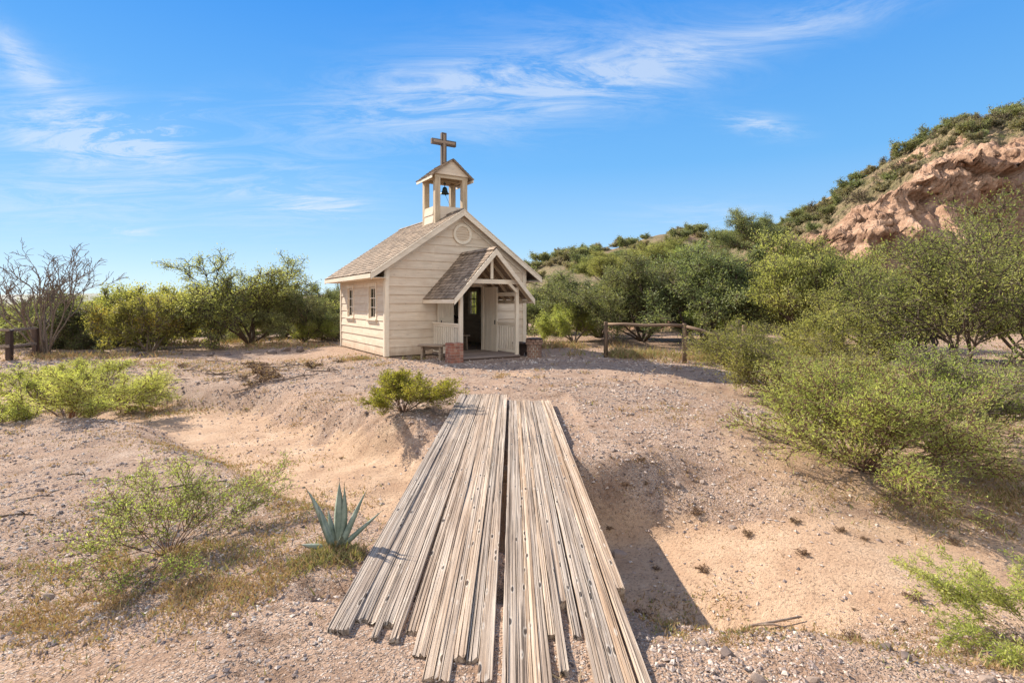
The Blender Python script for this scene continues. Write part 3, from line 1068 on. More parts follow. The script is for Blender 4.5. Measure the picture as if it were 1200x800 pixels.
# round vent in the gable
mb = MB(90)
cx, cz, R1, R0 = W / 2 + 0.05, 3.93, 0.34, 0.25
N = 36
vs, fs, gs = [], [], []
for k in range(N):
    a = 2 * math.pi * k / N
    for (r, d) in ((R1, -0.03), (R1, -0.075), (R0, -0.075), (R0, -0.03)):
        vs.append((cx + r * math.cos(a), d, cz + r * math.sin(a)))
        gs.append((a, r, d))
for k in range(N):
    k2 = (k + 1) % N
    for j in range(3):
        fs.append([k * 4 + j, k2 * 4 + j, k2 * 4 + j + 1, k * 4 + j + 1])
mb.add(vs, fs, gs)
vent = mb.build('round_vent', PAINT_TRIM, CH)
mb = MB(91)
vs = [(cx + R0 * 1.01 * math.cos(2 * math.pi * k / N), -0.036, cz + R0 * 1.01 * math.sin(2 * math.pi * k / N)) for k in range(N)]
mb.add(vs, [list(range(N))])
for k in range(5):
    zz = cz - 0.17 + k * 0.085
    hw = math.sqrt(max(0, R0 ** 2 - (zz - cz) ** 2)) - 0.01
    mb.beam((cx - hw, -0.05, zz), (cx + hw, -0.05, zz), 0.012, 0.05, up=(0, -0.5, 1), bevel=0)
mb.build('vent_cover', PAINT, vent)

# floor inside, door, door frame
mb = MB(95)
for i in range(26):
    mb.box((0.10 + (i + 0.5) * (W - 0.2) / 26, D / 2, 0.03), ((W - 0.2) / 26 - 0.006, D - 0.2, 0.03))
mb.build('floor', DECKM, CH)
mb = MB(96)
a0, a1, z0, z1 = DOOR
mb.box((a0 - 0.05, -0.045, 1.13), (0.11, 0.035, 2.26), bevel=0.003)
mb.box((a1 + 0.05, -0.045, 1.13), (0.11, 0.035, 2.26), bevel=0.003)
mb.box(((a0 + a1) / 2, -0.045, z1 + 0.085), (a1 - a0 + 0.26, 0.038, 0.12), bevel=0.003)
mb.box((a0 + 0.008, 0.04, 1.11), (0.022, 0.15, 2.2))
mb.box((a1 - 0.008, 0.04, 1.11), (0.022, 0.15, 2.2))
mb.box(((a0 + a1) / 2, 0.04, z1 - 0.012), (a1 - a0 - 0.04, 0.15, 0.022))
mb.box(((a0 + a1) / 2, 0.02, 0.03), (a1 - a0 - 0.03, 0.20, 0.05), bevel=0.005)
mb.build('door_frame', PAINT_TRIM, CH)


def leaf_door(name_seed, hinge, ang, width, side):
    """door leaf from hinge (x,y), pointing along angle ang"""
    mb = MB(name_seed)
    c, s = math.cos(ang), math.sin(ang)
    M = Matrix(((c, -s, 0), (s, c, 0), (0, 0, 1)))
    n = 5
    for i in range(n):
        m = (i + 0.5) * width / n
        mb.box((hinge[0] + c * m, hinge[1] + s * m, 1.12), (width / n - 0.004, 0.035, 2.12), M, long=2, bevel=0.003)
    for zz in (0.35, 1.12, 1.9):
        m = width / 2
        mb.box((hinge[0] + c * m - s * side * 0.028, hinge[1] + s * m + c * side * 0.028, zz), (width - 0.04, 0.022, 0.11), M, long=0, bevel=0.003)
    mb.box((hinge[0] + c * (width + 0.018), hinge[1] + s * (width + 0.018), 1.12), (0.04, 0.06, 2.12), M, long=2, bevel=0.003)
    d = mb.build('door', PAINT_TRIM, CH)
    h = MB(name_seed + 1)
    m = width - 0.07
    h.box((hinge[0] + c * m - s * side * 0.04, hinge[1] + s * m + c * side * 0.04, 1.02), (0.03, 0.03, 0.14), M, bevel=0.006)
    h.box((hinge[0] + c * m + s * side * 0.03, hinge[1] + s * m - c * side * 0.03, 1.02), (0.03, 0.03, 0.14), M, bevel=0.006)
    h.build('handle', IRON, d)
    return d


leaf_door(100, (a1 + 0.02, -0.09), R(-88), 0.74, 1)
leaf_door(110, (a0 - 0.03, -0.10), R(-178.5), 0.52, 1)

# ---- porch
PX0, PX1, PY = 1.57, 3.50, -2.0
pz = lambda x: 3.27 - 1.09 * abs(x - 2.6)
for s, nm in ((-1, 1), (1, 2)):
    xe = 2.6 + s * 1.36
    shingled('porch_roof', (xe, -2.26, pz(xe)), (xe, -0.03, pz(xe)), (2.6, -2.26, pz(2.6)), (2.6, -0.03, pz(2.6)), 120 + nm, CH, 0.12, 0.14, 0.03)
mb = MB(124)
for i in range(12):
    y0 = -2.27 + i * 2.24 / 12
    for s in (-1, 1):
        mb.beam((2.6 + s * 0.045, y0, 3.275), (2.6 + s * 0.045, min(-0.035, y0 + 0.21), 3.285), 0.13, 0.014, up=(s * 0.9, 0, 1), bevel=0)
mb.build('ridge_cap', SHINGLE, CH)
for s in (-1, 1):
    mb = MB(126 + s)
    xe = 2.6 + s * 1.375
    mb.prism([(xe, pz(xe) - 0.17), (xe, pz(xe) - 0.005), (2.6, 3.265), (2.6, 3.08)], -2.31, -2.27, lambda a, b, d: (a, d, b))
    mb.build('rake_board', PAINT_TRIM, CH)
    mb = MB(129 + s)
    mb.box((xe - s * 0.0, -1.15, pz(xe) - 0.075), (0.028, 2.20, 0.11), bevel=0.003)
    mb.build('eave_fascia', PAINT_TRIM, CH)
for k in range(5):
    mb = MB(132 + k)
    y = -0.12 - k * 0.49
    for s in (-1, 1):
        mb.beam((2.6 + s * 0.01, y, pz(2.6) - 0.11), (2.6 + s * 1.33, y, pz(2.6 + 1.33) - 0.10), 0.04, 0.09, bevel=0.003)
    mb.build('rafter', PAINT_OLD, CH)
for s, x in ((-1, PX0), (1, PX1)):
    mb = MB(140 + s)
    top = pz(x) - 0.16
    mb.box((x, PY, top / 2), (0.105, 0.105, top), bevel=0.006)
    mb.build('porch_post', PAINT_TRIM, CH)
    mb = MB(143 + s)
    mb.beam((x, PY + 0.055, 1.93), (x, -0.05, 1.93), 0.06, 0.12)
    mb.build('porch_beam', PAINT_TRIM, CH)
    mb = MB(146 + s)
    mb.beam((x, PY + 0.055, 1.02), (x, -0.05, 1.02), 0.085, 0.045)
    mb.beam((x, PY + 0.055, 0.96), (x, -0.05, 0.96), 0.035, 0.07)
    mb.beam((x, PY + 0.055, 0.14), (x, -0.05, 0.14), 0.04, 0.08)
    nb = 13
    for i in range(nb):
        y = PY + 0.10 + (i + 0.5) * 1.84 / nb
        mb.box((x, y, 0.55), (0.03, 0.06, 0.74), bevel=0.002)
    mb.build('porch_railing', PAINT_TRIM, CH)
mb = MB(150)
mb.box((2.6, PY - 0.085, 2.29), (1.86, 0.05, 0.13), bevel=0.004)
mb.beam((PX1 - 0.03, PY - 0.085, 1.98), (PX1 - 0.33, PY - 0.085, 2.24), 0.045, 0.09)
mb.beam((PX0 + 0.03, PY - 0.085, 1.98), (PX0 + 0.25, PY - 0.085, 2.24), 0.045, 0.09)
mb.build('porch_tie_beam', PAINT_TRIM, CH)
mb = MB(151)
mb.box((2.56, PY - 0.085, 2.74), (0.09, 0.045, 0.74), bevel=0.004)
mb.build('king_post', PAINT_TRIM, CH)
mb = MB(152)
for i in range(12):
    y = PY - 0.13 + (i + 0.5) * 2.10 / 12
    mb.box((2.54, y, 0.045), (2.02, 2.10 / 12 - 0.008, 0.04), bevel=0.003)
mb.build('porch_deck', DECKM, CH)
mb = MB(153)
mb.box((2.54, PY - 0.12, -0.015), (1.98, 0.06, 0.075), bevel=0.004)
mb.build('deck_skirt', DARKWOOD, CH)
# board lining on the wall left of the door
mb = MB(154)
for i in range(0):
    pass

# ---- belfry
B0X, B1X, B0Y, B1Y = 2.01, 3.23, 0.80, 1.92
ps = 0.19
mb = MB(160)
for (y0, ny) in ((B0Y + 0.02, -1), (B1Y - 0.02, 1)):
    # front / back skirts follow the roof
    for z0, z1 in ((4.15, 4.42), (4.42, 4.69), (4.69, 4.96)):
        for s in (-1, 1):
            x_out = (B0X + 0.02) if s < 0 else (B1X - 0.02)
            zt = roof_z(x_out) - 0.1
            mb.prism([(2.62, max(z0, 4.5)), (x_out, max(z0, zt)), (x_out, z1), (2.62, z1)] if z1 > 4.55 or True else [], y0 - 0.012 + 0.01 * 0, y0 + 0.012, lambda a, b, d: (a, d, b)) if z1 > max(z0, zt) and z1 > 4.5 else None
for (x, s) in ((B0X + 0.015, -1), (B1X - 0.015, 1)):
    for z0, z1 in ((4.10, 4.39), (4.39, 4.68), (4.68, 4.96)):
        vs = [(x + s * 0.028, B0Y + ps, z0), (x + s * 0.028, B1Y - ps, z0), (x + s * 0.008, B1Y - ps, z1), (x + s * 0.008, B0Y + ps, z1),
              (x - s * 0.015, B0Y + ps, z0), (x - s * 0.015, B1Y - ps, z0), (x - s * 0.015, B1Y - ps, z1), (x - s * 0.015, B0Y + ps, z1)]
        mb.add(vs, [(0, 1, 2, 3), (5, 4, 7, 6), (0, 4, 5, 1), (3, 2, 6, 7)], [(v[1], v[2], v[0]) for v in vs])
bel = mb.build('belfry', PAINT, CH)
for (x, y) in ((B0X, B0Y), (B1X, B0Y), (B0X, B1Y), (B1X, B1Y)):
    mb = MB(int(170 + x * 3 + y * 10))
    sx, sy = (1 if x == B0X else -1), (1 if y == B0Y else -1)
    zb = roof_z(x) - 0.15
    mb.box((x + sx * ps / 2, y + sy * ps / 2, (zb + 5.93) / 2), (ps, ps, 5.93 - zb), bevel=0.006)
    mb.build('belfry_post', PAINT_OLD, bel)
mb = MB(180)
for y in (B0Y + 0.05, B1Y - 0.05):
    mb.beam((B0X - 0.02, y, 5.99), (B1X + 0.02, y, 5.99), 0.09, 0.13)
for x in (B0X + 0.05, B1X - 0.05):
    mb.beam((x, B0Y + 0.1, 5.988), (x, B1Y - 0.1, 5.988), 0.09, 0.12)
mb.beam((B0X + 0.1, (B0Y + B1Y) / 2, 5.985), (B1X - 0.1, (B0Y + B1Y) / 2, 5.985), 0.07, 0.10)
mb.build('belfry_header', PAINT_OLD, bel)
bz = lambda x: 6.60 - 0.80 * abs(x - 2.62)
mb = MB(181)
for y in (B0Y - 0.02, B1Y + 0.02):
    for z0, z1 in ((6.045, 6.2), (6.2, 6.36), (6.36, 6.56)):
        h0, h1 = (6.56 - z0) / 0.80, (6.56 - z1) / 0.80
        mb.prism([(2.62 - h0, z0), (2.62 + h0, z0), (2.62 + h1, z1), (2.62 - h1, z1)] if h1 > 0.01 else [(2.62 - h0, z0), (2.62 + h0, z0), (2.62, z1)],
                 y - 0.015, y + 0.015, lambda a, b, d: (a, d, b))
mb.build('belfry_gable', PAINT, bel)
for s in (-1, 1):
    xe = 2.62 + s * 0.78
    shingled('belfry_roof', (xe, B0Y - 0.13, bz(xe)), (xe, B1Y + 0.13, bz(xe)), (2.62, B0Y - 0.13, bz(2.62)), (2.62, B1Y + 0.13, bz(2.62)), 190 + s, bel, 0.12, 0.14, 0.03)
    mb = MB(193 + s)
    mb.box((xe, (B0Y + B1Y) / 2, bz(xe) - 0.055), (0.026, B1Y - B0Y + 0.24, 0.12), bevel=0.003)
    mb.build('eave_fascia', PAINT_TRIM, bel)
# cross
cr = MB(200)
CY = 1.42
cr.box((2.60, CY, 7.09), (0.19, 0.13, 1.16), bevel=0.008)
cr.box((2.60 - 0.285, CY, 7.325), (0.37, 0.125, 0.19), bevel=0.008)
cr.box((2.60 + 0.285, CY, 7.325), (0.37, 0.125, 0.19), bevel=0.008)
cross = cr.build('cross', CROSSWOOD, CH)
ci = MB(201)
ci.box((2.60, CY - 0.072, 7.10), (0.085, 0.02, 1.0), bevel=0.004)
ci.box((2.60, CY - 0.074, 7.325), (0.82, 0.018, 0.085), bevel=0.004)
ci.build('cross_inlay', CROSSLIGHT, cross)

# ---- things in and around the chapel
CM = Matrix.Translation((A0[0], A0[1], 0)) @ Matrix.Rotation(math.atan2(UX[1], UX[0]), 4, 'Z')
CRZ = math.atan2(UX[1], UX[0])


def cw(x, y, z=0.0):
    return tuple(CM @ Vector((x, y, z)))


be = empty('bell', cw(2.62, 1.36, 5.5), CRZ, 'small dark green bell hanging under the belfry roof', 'bell')
mb = MB(210)
mb.lathe([(0.155, 0.0), (0.15, 0.015), (0.115, 0.06), (0.092, 0.13), (0.082, 0.19), (0.06, 0.235), (0.0, 0.25)], (0, 0, 0), 24)
mb.lathe([(0.0, 0.22), (0.075, 0.18), (0.085, 0.12), (0.11, 0.05), (0.15, 0.002)], (0, 0, 0), 24)
mb.build('bell_body', BELLM, be, True)
mb = MB(211)
mb.tube([(0, 0, 0.24), (0, 0, 0.47)], [0.014, 0.014], 6)
mb.box((0, 0, 0.36), (0.10, 0.03, 0.05), bevel=0.005)
mb.build('bell_hanger', IRON, be)
mb = MB(212)
mb.tube([(0, 0, 0.15), (0.02, 0, 0.02), (0.035, 0, -0.05)], [0.008, 0.01, 0.022], 6)
mb.tube([(0.035, 0, -0.05), (0.12, 0.03, -0.18), (0.22, 0.05, -0.36), (0.28, 0.06, -0.52)], [0.006, 0.006, 0.006, 0.006], 5)
mb.build('clapper', IRON, be)


def brick_pier(loc, rz, w, h, mats, label, seed, cap=False, round_=False):
    t = empty('brick_pier', loc, rz, label, 'brick pier', 'brick piers either side of the porch step')
    br, mo = MB(seed), MB(seed + 1)
    n = 7
    ch = h / n
    if not round_:
        mo.box((0, 0, h / 2 - 0.008), (w - 0.02, w - 0.02, h - 0.012))
        for i in range(n):
            z = (i + 0.5) * ch
            for side in range(4):
                M = Matrix.Rotation(side * math.pi / 2, 3, 'Z')
                ln = w - 0.11
                offs = [-ln / 4 - .0, ln / 4] if i % 2 else [-ln / 3, 0.0, ln / 3]
                bl = ln / len(offs)
                # each side spans from its own left corner; the pinwheel lays corners without overlap
                for q, o in enumerate(offs):
                    cx_ = o + (-0.052)
                    p = M @ Vector((cx_, -(w / 2 - 0.05) , 0))
                    br.box((p.x, p.y, z), (bl - 0.007, 0.10 + br.rng.uniform(-.006, .006), ch - 0.008), M, bevel=0.003)
    else:
        mo.lathe([(0, 0.0), (w / 2 - 0.02, 0.0), (w / 2 - 0.02, h - 0.01), (0, h - 0.01)], (0, 0, 0), 24)
        for i in range(n):
            k = 11
            wob = br.rng.uniform(-0.008, 0.008) + (0.03 if i in (n - 1, n - 2) else 0)
            for j in range(k):
                a = 2 * math.pi * (j + (0.5 if i % 2 else 0)) / k
                M = Matrix.Rotation(a, 3, 'Z')
                r = w / 2 - 0.05 + wob + br.rng.uniform(-.006, .006)
                br.box((r * math.cos(a), r * math.sin(a), (i + 0.5) * ch), (0.10, 2 * math.pi * r / k - 0.008, ch - 0.011), M, bevel=0.006)
    br.build('bricks', mats, t)
    mo.build('mortar', MORTAR, t)
    if cap:
        c = MB(seed + 2)
        c.lathe([(0, 0.0), (w / 2 + 0.02, 0.0), (w / 2 + 0.03, 0.02), (w / 2 + 0.0, 0.04), (0, 0.045)], (0, 0, h), 20)
        c.build('cap', DARKWOOD, t)
    return t


p = cw(1.20, -2.33)
brick_pier((p[0], p[1], -0.03), CRZ, 0.385, 0.56, BRICK, 'square red brick pier at the left front corner of the porch', 220)
p = cw(3.95, -2.30)
brick_pier((p[0], p[1], -0.03), CRZ, 0.46, 0.56, BRICK_OLD, 'round weathered brown brick pier with dark cap right of the porch', 230, True, True)


def bench(loc, rz, L, Wd, H, mat, label, name='bench', seed=240, group=None):
    t = empty(name, loc, rz, label, 'bench', group)
    s = MB(seed)
    s.box((0, 0, H - 0.03), (L, Wd, 0.06), bevel=0.01)
    s.build('seat', mat, t)
    for sx in (-1, 1):
        l = MB(seed + 2 + sx)
        x = sx * (L / 2 - 0.11)
        # slab leg with a notch
        l.prism([(-Wd * .42, 0), (-Wd * .16, 0), (-Wd * .05, 0.12), (Wd * .05, 0.12), (Wd * .16, 0), (Wd * .42, 0), (Wd * .34, H - .06), (-Wd * .34, H - .06)],
                x - 0.03, x + 0.03, lambda a, b, d: (d, a, b))
        l.build('leg', mat, t)
    st = MB(seed + 5)
    st.prism([(-L / 2 + .14, H - .16), (-L / 2 + .26, H - .19), (0, H - .12), (L / 2 - .26, H - .19), (L / 2 - .14, H - .16), (L / 2 - .14, H - .06), (-L / 2 + .14, H - .06)],
             -0.015, 0.015, lambda a, b, d: (a, d, b))
    st.build('apron', mat, t)
    return t


bench((-2.36, 15.95, -0.03), R(-12), 0.78, 0.32, 0.46, BARE, 'low weathered wooden bench against the left brick pier', seed=240)
p = cw(2.80, 0.55, 0.05)
bench((p[0], p[1], 0.045), CRZ + R(8), 0.66, 0.34, 0.52, BARE, 'small rough wooden bench just inside the open chapel doorway', seed=250)
p = cw(3.95, -1.55)
bench((p[0], p[1], -0.03), CRZ + R(90), 0.62, 0.34, 0.42, DARKWOOD, 'dark wooden bench between the porch railing and the round brick pier', seed=260)
# lectern inside
p = cw(3.35, 2.6, 0.05)
t = empty('lectern', (p[0], p[1], 0.045), CRZ, 'dark wooden lectern standing inside the chapel behind the bench', 'lectern')
mb = MB(270)
mb.box((0, 0, 0.52), (0.55, 0.40, 1.04), bevel=0.01)
mb.build('body', DARKWOOD, t)
mb = MB(271)
mb.box((0, -0.01, 1.085), (0.66, 0.5, 0.04), Matrix.Rotation(R(12), 3, 'X'), bevel=0.008)
mb.build('top', DARKWOOD, t)


# ------------------------------------------------------------------ footbridge
BT = 0.05                       # height of the walking surface


def plank_mesh(x0, x1, y0, y1, wd, seed, dz, th=0.095, skew=0.0, split=False):
    rng = np.random.RandomState(seed)
    n = max(20, int((y1 - y0) / 0.055))
    t = np.linspace(0, 1, n)
    y = y0 + (y1 - y0) * t
    cx_ = x0 + (x1 - x0) * t + 0.002 * fbm(y * 0.8, 0 * y + seed, 0, 2, seed)
    w = wd * (1 + 0.08 * fbm(y * 0.9, 0 * y, 0, 3, seed + 1))
    ztop = BT + dz + 0.007 * fbm(y * 0.6, 0 * y, 0, 2, seed + 2)
    # chewed ends
    fray = np.exp(-(y - y0) / 0.08) * 0.010 + np.exp(-(y1 - y) / 0.08) * 0.012
    # top profile: edges plus narrow drying cracks that open and close along the board
    ncr = max(1, int(round(wd / 0.022)))
    ca = [(-0.5 + (q + 0.5 + rng.uniform(-0.3, 0.3)) / ncr) * 0.94 for q in range(ncr)]
    hw = 0.0022 / wd
    cross = [(-0.5, 'b', 0), (-0.5, 'e', 0), (-0.465, 't', 0)]
    for q, a in enumerate(ca):
        cross += [(a - hw, 't', q), (a, 'c', q), (a + hw, 't', q + 1)]
    cross += [(0.465, 't', ncr), (0.5, 'e', 0), (0.5, 'b', 0)]
    edge2 = 0.0035 * fbm(y * 6, 0 * y + 3.1, 0, 3, seed + 5)
    wander = [0.05 * fbm(y * 0.8, 0 * y + q * 5.3, 0, 3, seed + 40) for q in range(ncr)]
    depth = [0.016 * sstep(-0.25, 0.25, fbm(y * 0.55, 0 * y + q * 3.3, 0, 3, seed + 60)) + 0.001 for q in range(ncr)]
    lift = [0.0022 * fbm(y * 1.1, 0 * y + q * 7.7, 0, 4, seed + 6) + rng.uniform(-0.0015, 0.0015) for q in range(ncr + 1)]
    V, G = [], []
    for k, (a, kind, q) in enumerate(cross):
        xx = cx_ + a * w
        if kind in 'be':
            xx = xx + edge2 * (1 if a > 0 else -1)
        elif abs(a) < 0.46:
            wi = min(range(ncr), key=lambda m_: abs(ca[m_] - a))
            xx = xx + wander[wi] * w
        if kind == 'b':
            zz = np.full_like(y, BT - th) + dz
        elif kind == 'e':
            zz = ztop - 0.006 - fray + 0.003 * fbm(y * 7, 0 * y + k, 0, 3, seed + 8)
        elif kind == 'c':
            zz = ztop - depth[q] - fray
        else:
            zz = ztop + lift[q] - fray * rng.uniform(.2, 1)
        yy = y.copy()
        yy[0] += rng.uniform(-0.012, 0.02)
        yy[-1] += rng.uniform(-0.02, 0.02)
        V.append(np.stack([xx, yy, zz], -1))
        G.append(np.stack([yy, np.full_like(y, a * wd), np.full_like(y, -th if kind == 'b' else 0)], -1))
    m = len(cross)
    V, G = np.array(V), np.array(G)
    idx = np.arange(m * n).reshape(m, n)
    F = np.stack([idx[:-1, :-1], idx[:-1, 1:], idx[1:, 1:], idx[1:, :-1]], -1).reshape(-1, 4)
    # bottom face
    B = np.stack([idx[-1, :-1], idx[-1, 1:], idx[0, 1:], idx[0, :-1]], -1)
    ends = []
    for c in (0, n - 1):
        col = idx[:, c]
        for k in range(1, m - 2):
            ends.append([col[0], col[k], col[k + 1], col[m - 1]] if k == 1 else [col[m - 1], col[1], col[k], col[k + 1]])
    V = V.reshape(-1, 3)
    G = G.reshape(-1, 3) + rng.uniform(-40, 40, 3)
    return V, [F, B, np.array(ends)], G


def build_bridge():
    root = empty('footbridge', (-0.15, 5.8, BT), 0, 'long weathered plank footbridge over the dry wash, leading to the chapel', 'footbridge')
    rng = random.Random(12)
    off = Vector((-0.15, 5.8, BT))
    # groups: (u at near end -> widths), each u * 1.6 m
    groups = [(-0.575, -0.337, 7, 2.64, 9.55), (-0.327, -0.052, 7, 2.36, 9.60), (-0.028, 0.213, 9, 1.95, 8.93), (0.219, 0.398, 6, 1.95, 8.95)]
    s = 300
    for gi, (u0, u1, n, ya, yb) in enumerate(groups):
        a, b = u0 * 1.6, u1 * 1.6
        ws = [rng.uniform(0.7, 1.35) for _ in range(n)]
        tot = sum(ws)
        x = a
        for k in range(n):
            w = (b - a) * ws[k] / tot
            y0 = ya + rng.uniform(-0.06, 0.10)
            y1 = yb + rng.uniform(-0.06, 0.06)
            dz = rng.uniform(-0.004, 0.003)
            xm0 = x + w / 2
            xm1 = x + w / 2 + rng.uniform(-0.002, 0.002)
            if gi == 0:
                xm1 += 0.012
                if k == 0:
                    y0 -= 0.04
                if k == 2:
                    y0, dz = 2.75, dz - 0.004
            if gi == 1 and k in (0, 1):
                y0 += 0.22 - 0.08 * k
            if gi == 2 and k == 5:
                y0 = 2.62
            if gi == 2 and k == 6:
                y0 = 2.36
            if gi == 2 and k in (7, 8):
                y0, dz = 2.92 - 0.3 * (k - 7), dz - 0.004
            if gi == 3 and k == n - 1:
                y0 = 3.05
            if gi == 3 and k == n - 2:
                y0 = 2.15
                xm0 += 0.012
            V, F, G = plank_mesh(xm0, xm1, y0, y1, w - 0.0012 - 0.002 * rng.random(), s, dz, split=(w > 0.05 or rng.random() < 0.35))
            s += 13
            rn = np.full(len(V), rng.random())
            o = mesh_np('plank', V - np.array(off), F, PLANK, root, {'gc': G, 'rnd': rn}, False)
            x += w
    for yy in (3.0, 5.6, 8.4):
        mb = MB(int(yy * 10))
        mb.beam((-0.90 - off.x, yy - off.y, -0.120 - off.z + 0.0), (0.62 - off.x, yy - off.y, -0.120 - off.z), 0.16, 0.14, bevel=0.01)
        mb.build('cross_beam', BARE, root)


build_bridge()
mb = MB(290)
mb.tube([(0, 0, 0), (0.0, 0.07, 0.005), (0.0, 0.17, 0.0)], [0.022, 0.024, 0.021], 10, jit=0.08)
o = mb.build('wood_stake', LOGM, None, True, (-0.062, 2.36, -0.04))
tag(o, 'short round brown wood stub in the gap between the bridge planks', 'wood stake')


# ------------------------------------------------------------------ fences
def post(mb, x, y, z0, z1, r, lean=(0, 0)):
    mb.tube([(x, y, z0), (x + lean[0] * .5, y + lean[1] * .5, (z0 + z1) / 2), (x + lean[0], y + lean[1], z1 - 0.02), (x + lean[0], y + lean[1], z1)],
            [r * 1.05, r, r * 0.97, r * 0.8], 12, jit=0.04)


fr_ = empty('rail_fence', (2.88, 16.6, 0), 0, 'brown wooden post and rail fence right of the chapel', 'fence')
pts = [(2.88, 16.6), (4.83, 15.16), (6.1, 14.2)]
for i, (x, y) in enumerate(pts):
    mb = MB(310 + i)
    post(mb, x - 2.88, y - 16.6, gz(x, y) - 0.1, 1.08, 0.062)
    mb.build('post', POST, fr_, True)
for i, (a, b, za, zb) in enumerate(((0, 1, 1.0, 1.02), (1, 2, 1.0, 0.6))):
    mb = MB(316 + i)
    P0, P1 = Vector((pts[a][0] - 2.88, pts[a][1] - 16.6, za)), Vector((pts[b][0] - 2.88, pts[b][1] - 16.6, zb))
    q = [P0.lerp(P1, t) + Vector((0, -0.05, 0.012 * math.sin(t * 9))) for t in (0.03, 0.25, 0.5, 0.75, 0.97)]
    mb.tube(q, [0.042, 0.05, 0.047, 0.045, 0.04], 10, jit=0.08)
    mb.build('rail', POST, fr_, True)

fl = empty('rail_fence', (-16.4, 17.6, -0.2), 0, 'old dark rail fence in the brush at the far left beside the bare tree', 'fence')
pts = [(-19.4, 16.2), (-16.35, 17.6), (-16.9, 19.2)]
for i, (x, y) in enumerate(pts):
    mb = MB(320 + i)
    mb.box((x + 16.4, y - 17.6, 0.42), (0.17, 0.16, 1.1), bevel=0.02)
    mb.build('post', DARKWOOD, fl)
for i, (a, b, z) in enumerate(((0, 1, 0.98), (1, 2, 0.96), (0, 1, 0.45), (1, 2, 0.42))):
    mb = MB(325 + i)
    P0, P1 = Vector((pts[a][0] + 16.4, pts[a][1] - 17.6 - .1, z)), Vector((pts[b][0] + 16.4 + (0.1), pts[b][1] - 17.6 - .1, z))
    mb.beam(P0, P1, 0.05, 0.09, bevel=0.01)
    mb.build('rail', DEADWOOD, fl)

# ------------------------------------------------------------------ plants
def norm(v):
    return v / (np.linalg.norm(v) + 1e-9)


def grow(rng, stems, P):
    """returns segments (p0,p1,r0,r1) and leaf anchors (p0,p1,level)"""
    segs, anch = [], []
    up = np.array([0, 0, 1.0])

    def go(p, d, L, r, lv):
        n = P['n'][lv]
        step = L / n
        for i in range(n):
            d = norm(d + rng.normal(0, P['wob'][lv], 3) + up * P['trop'][lv])
            q = p + d * step
            if q[2] < 0.02:
                q[2] = 0.02 + rng.rand() * .02
            r1 = r * (1 - 0.75 * (i + 1) / n) + P['rmin']
            r0 = r * (1 - 0.75 * i / n) + P['rmin']
            segs.append((p, q, r0, r1))
            if lv >= P['leaf_lv']:
                anch.append((p, q))
            if lv < P['maxlv'] and i >= P['bare'][lv] * n:
                k = P['kids'][lv]
                k = int(k) + (rng.rand() < k - int(k))
                for _ in range(k):
                    a = rng.normal(P['ang'][lv], 0.2)
                    ax = norm(np.cross(d, rng.normal(0, 1, 3)))
                    dd = norm(d * math.cos(a) + ax * math.sin(a))
                    if P.get('flat') and dd[2] < -0.2:
                        dd[2] *= 0.3
                    go(q, dd, L * P['ratio'][lv] * rng.uniform(0.7, 1.2) * (1 - 0.35 * i / n), r1 * 0.72, lv + 1)
            p = q
    for (p, d, L, r) in stems:
        go(np.array(p, float), norm(np.array(d, float)), L, r, 0)
    return segs, anch


def tubes(segs, sides=(6, 5, 4, 3)):
    P0 = np.array([s[0] for s in segs])
    P1 = np.array([s[1] for s in segs])
    r0 = np.array([s[2] for s in segs])
    r1 = np.array([s[3] for s in segs])
    d = P1 - P0
    d /= np.linalg.norm(d, axis=1, keepdims=True) + 1e-9
    ref = np.where(np.abs(d[:, 2:3]) > 0.9, np.array([[1.0, 0, 0]]), np.array([[0, 0, 1.0]]))
    u = np.cross(d, ref)
    u /= np.linalg.norm(u, axis=1, keepdims=True)
    w = np.cross(d, u)
    V, F, base = [], [], 0
    for n, sel in ((7, r0 > 0.03), (5, (r0 <= 0.03) & (r0 > 0.012)), (3, r0 <= 0.012)):
        if not sel.any():
            continue
        m = sel.sum()
        a = np.arange(n) * 2 * math.pi / n
        ring = lambda P, r: P[sel][:, None] + (u[sel][:, None] * np.cos(a)[None, :, None] + w[sel][:, None] * np.sin(a)[None, :, None]) * r[sel][:, None, None]
        e = 0.3 * r0[:, None] * d
        v = np.concatenate([ring(P0 - e, r0), ring(P1 + e * .3, r1)], 1).reshape(-1, 3)
        V.append(v)
        b = base + np.arange(m)[:, None] * 2 * n
        for k in range(n):
            k2 = (k + 1) % n
            F.append(np.concatenate([b + k, b + k2, b + n + k2, b + n + k], 1))
        base += len(v)
    return np.concatenate(V), np.concatenate(F)


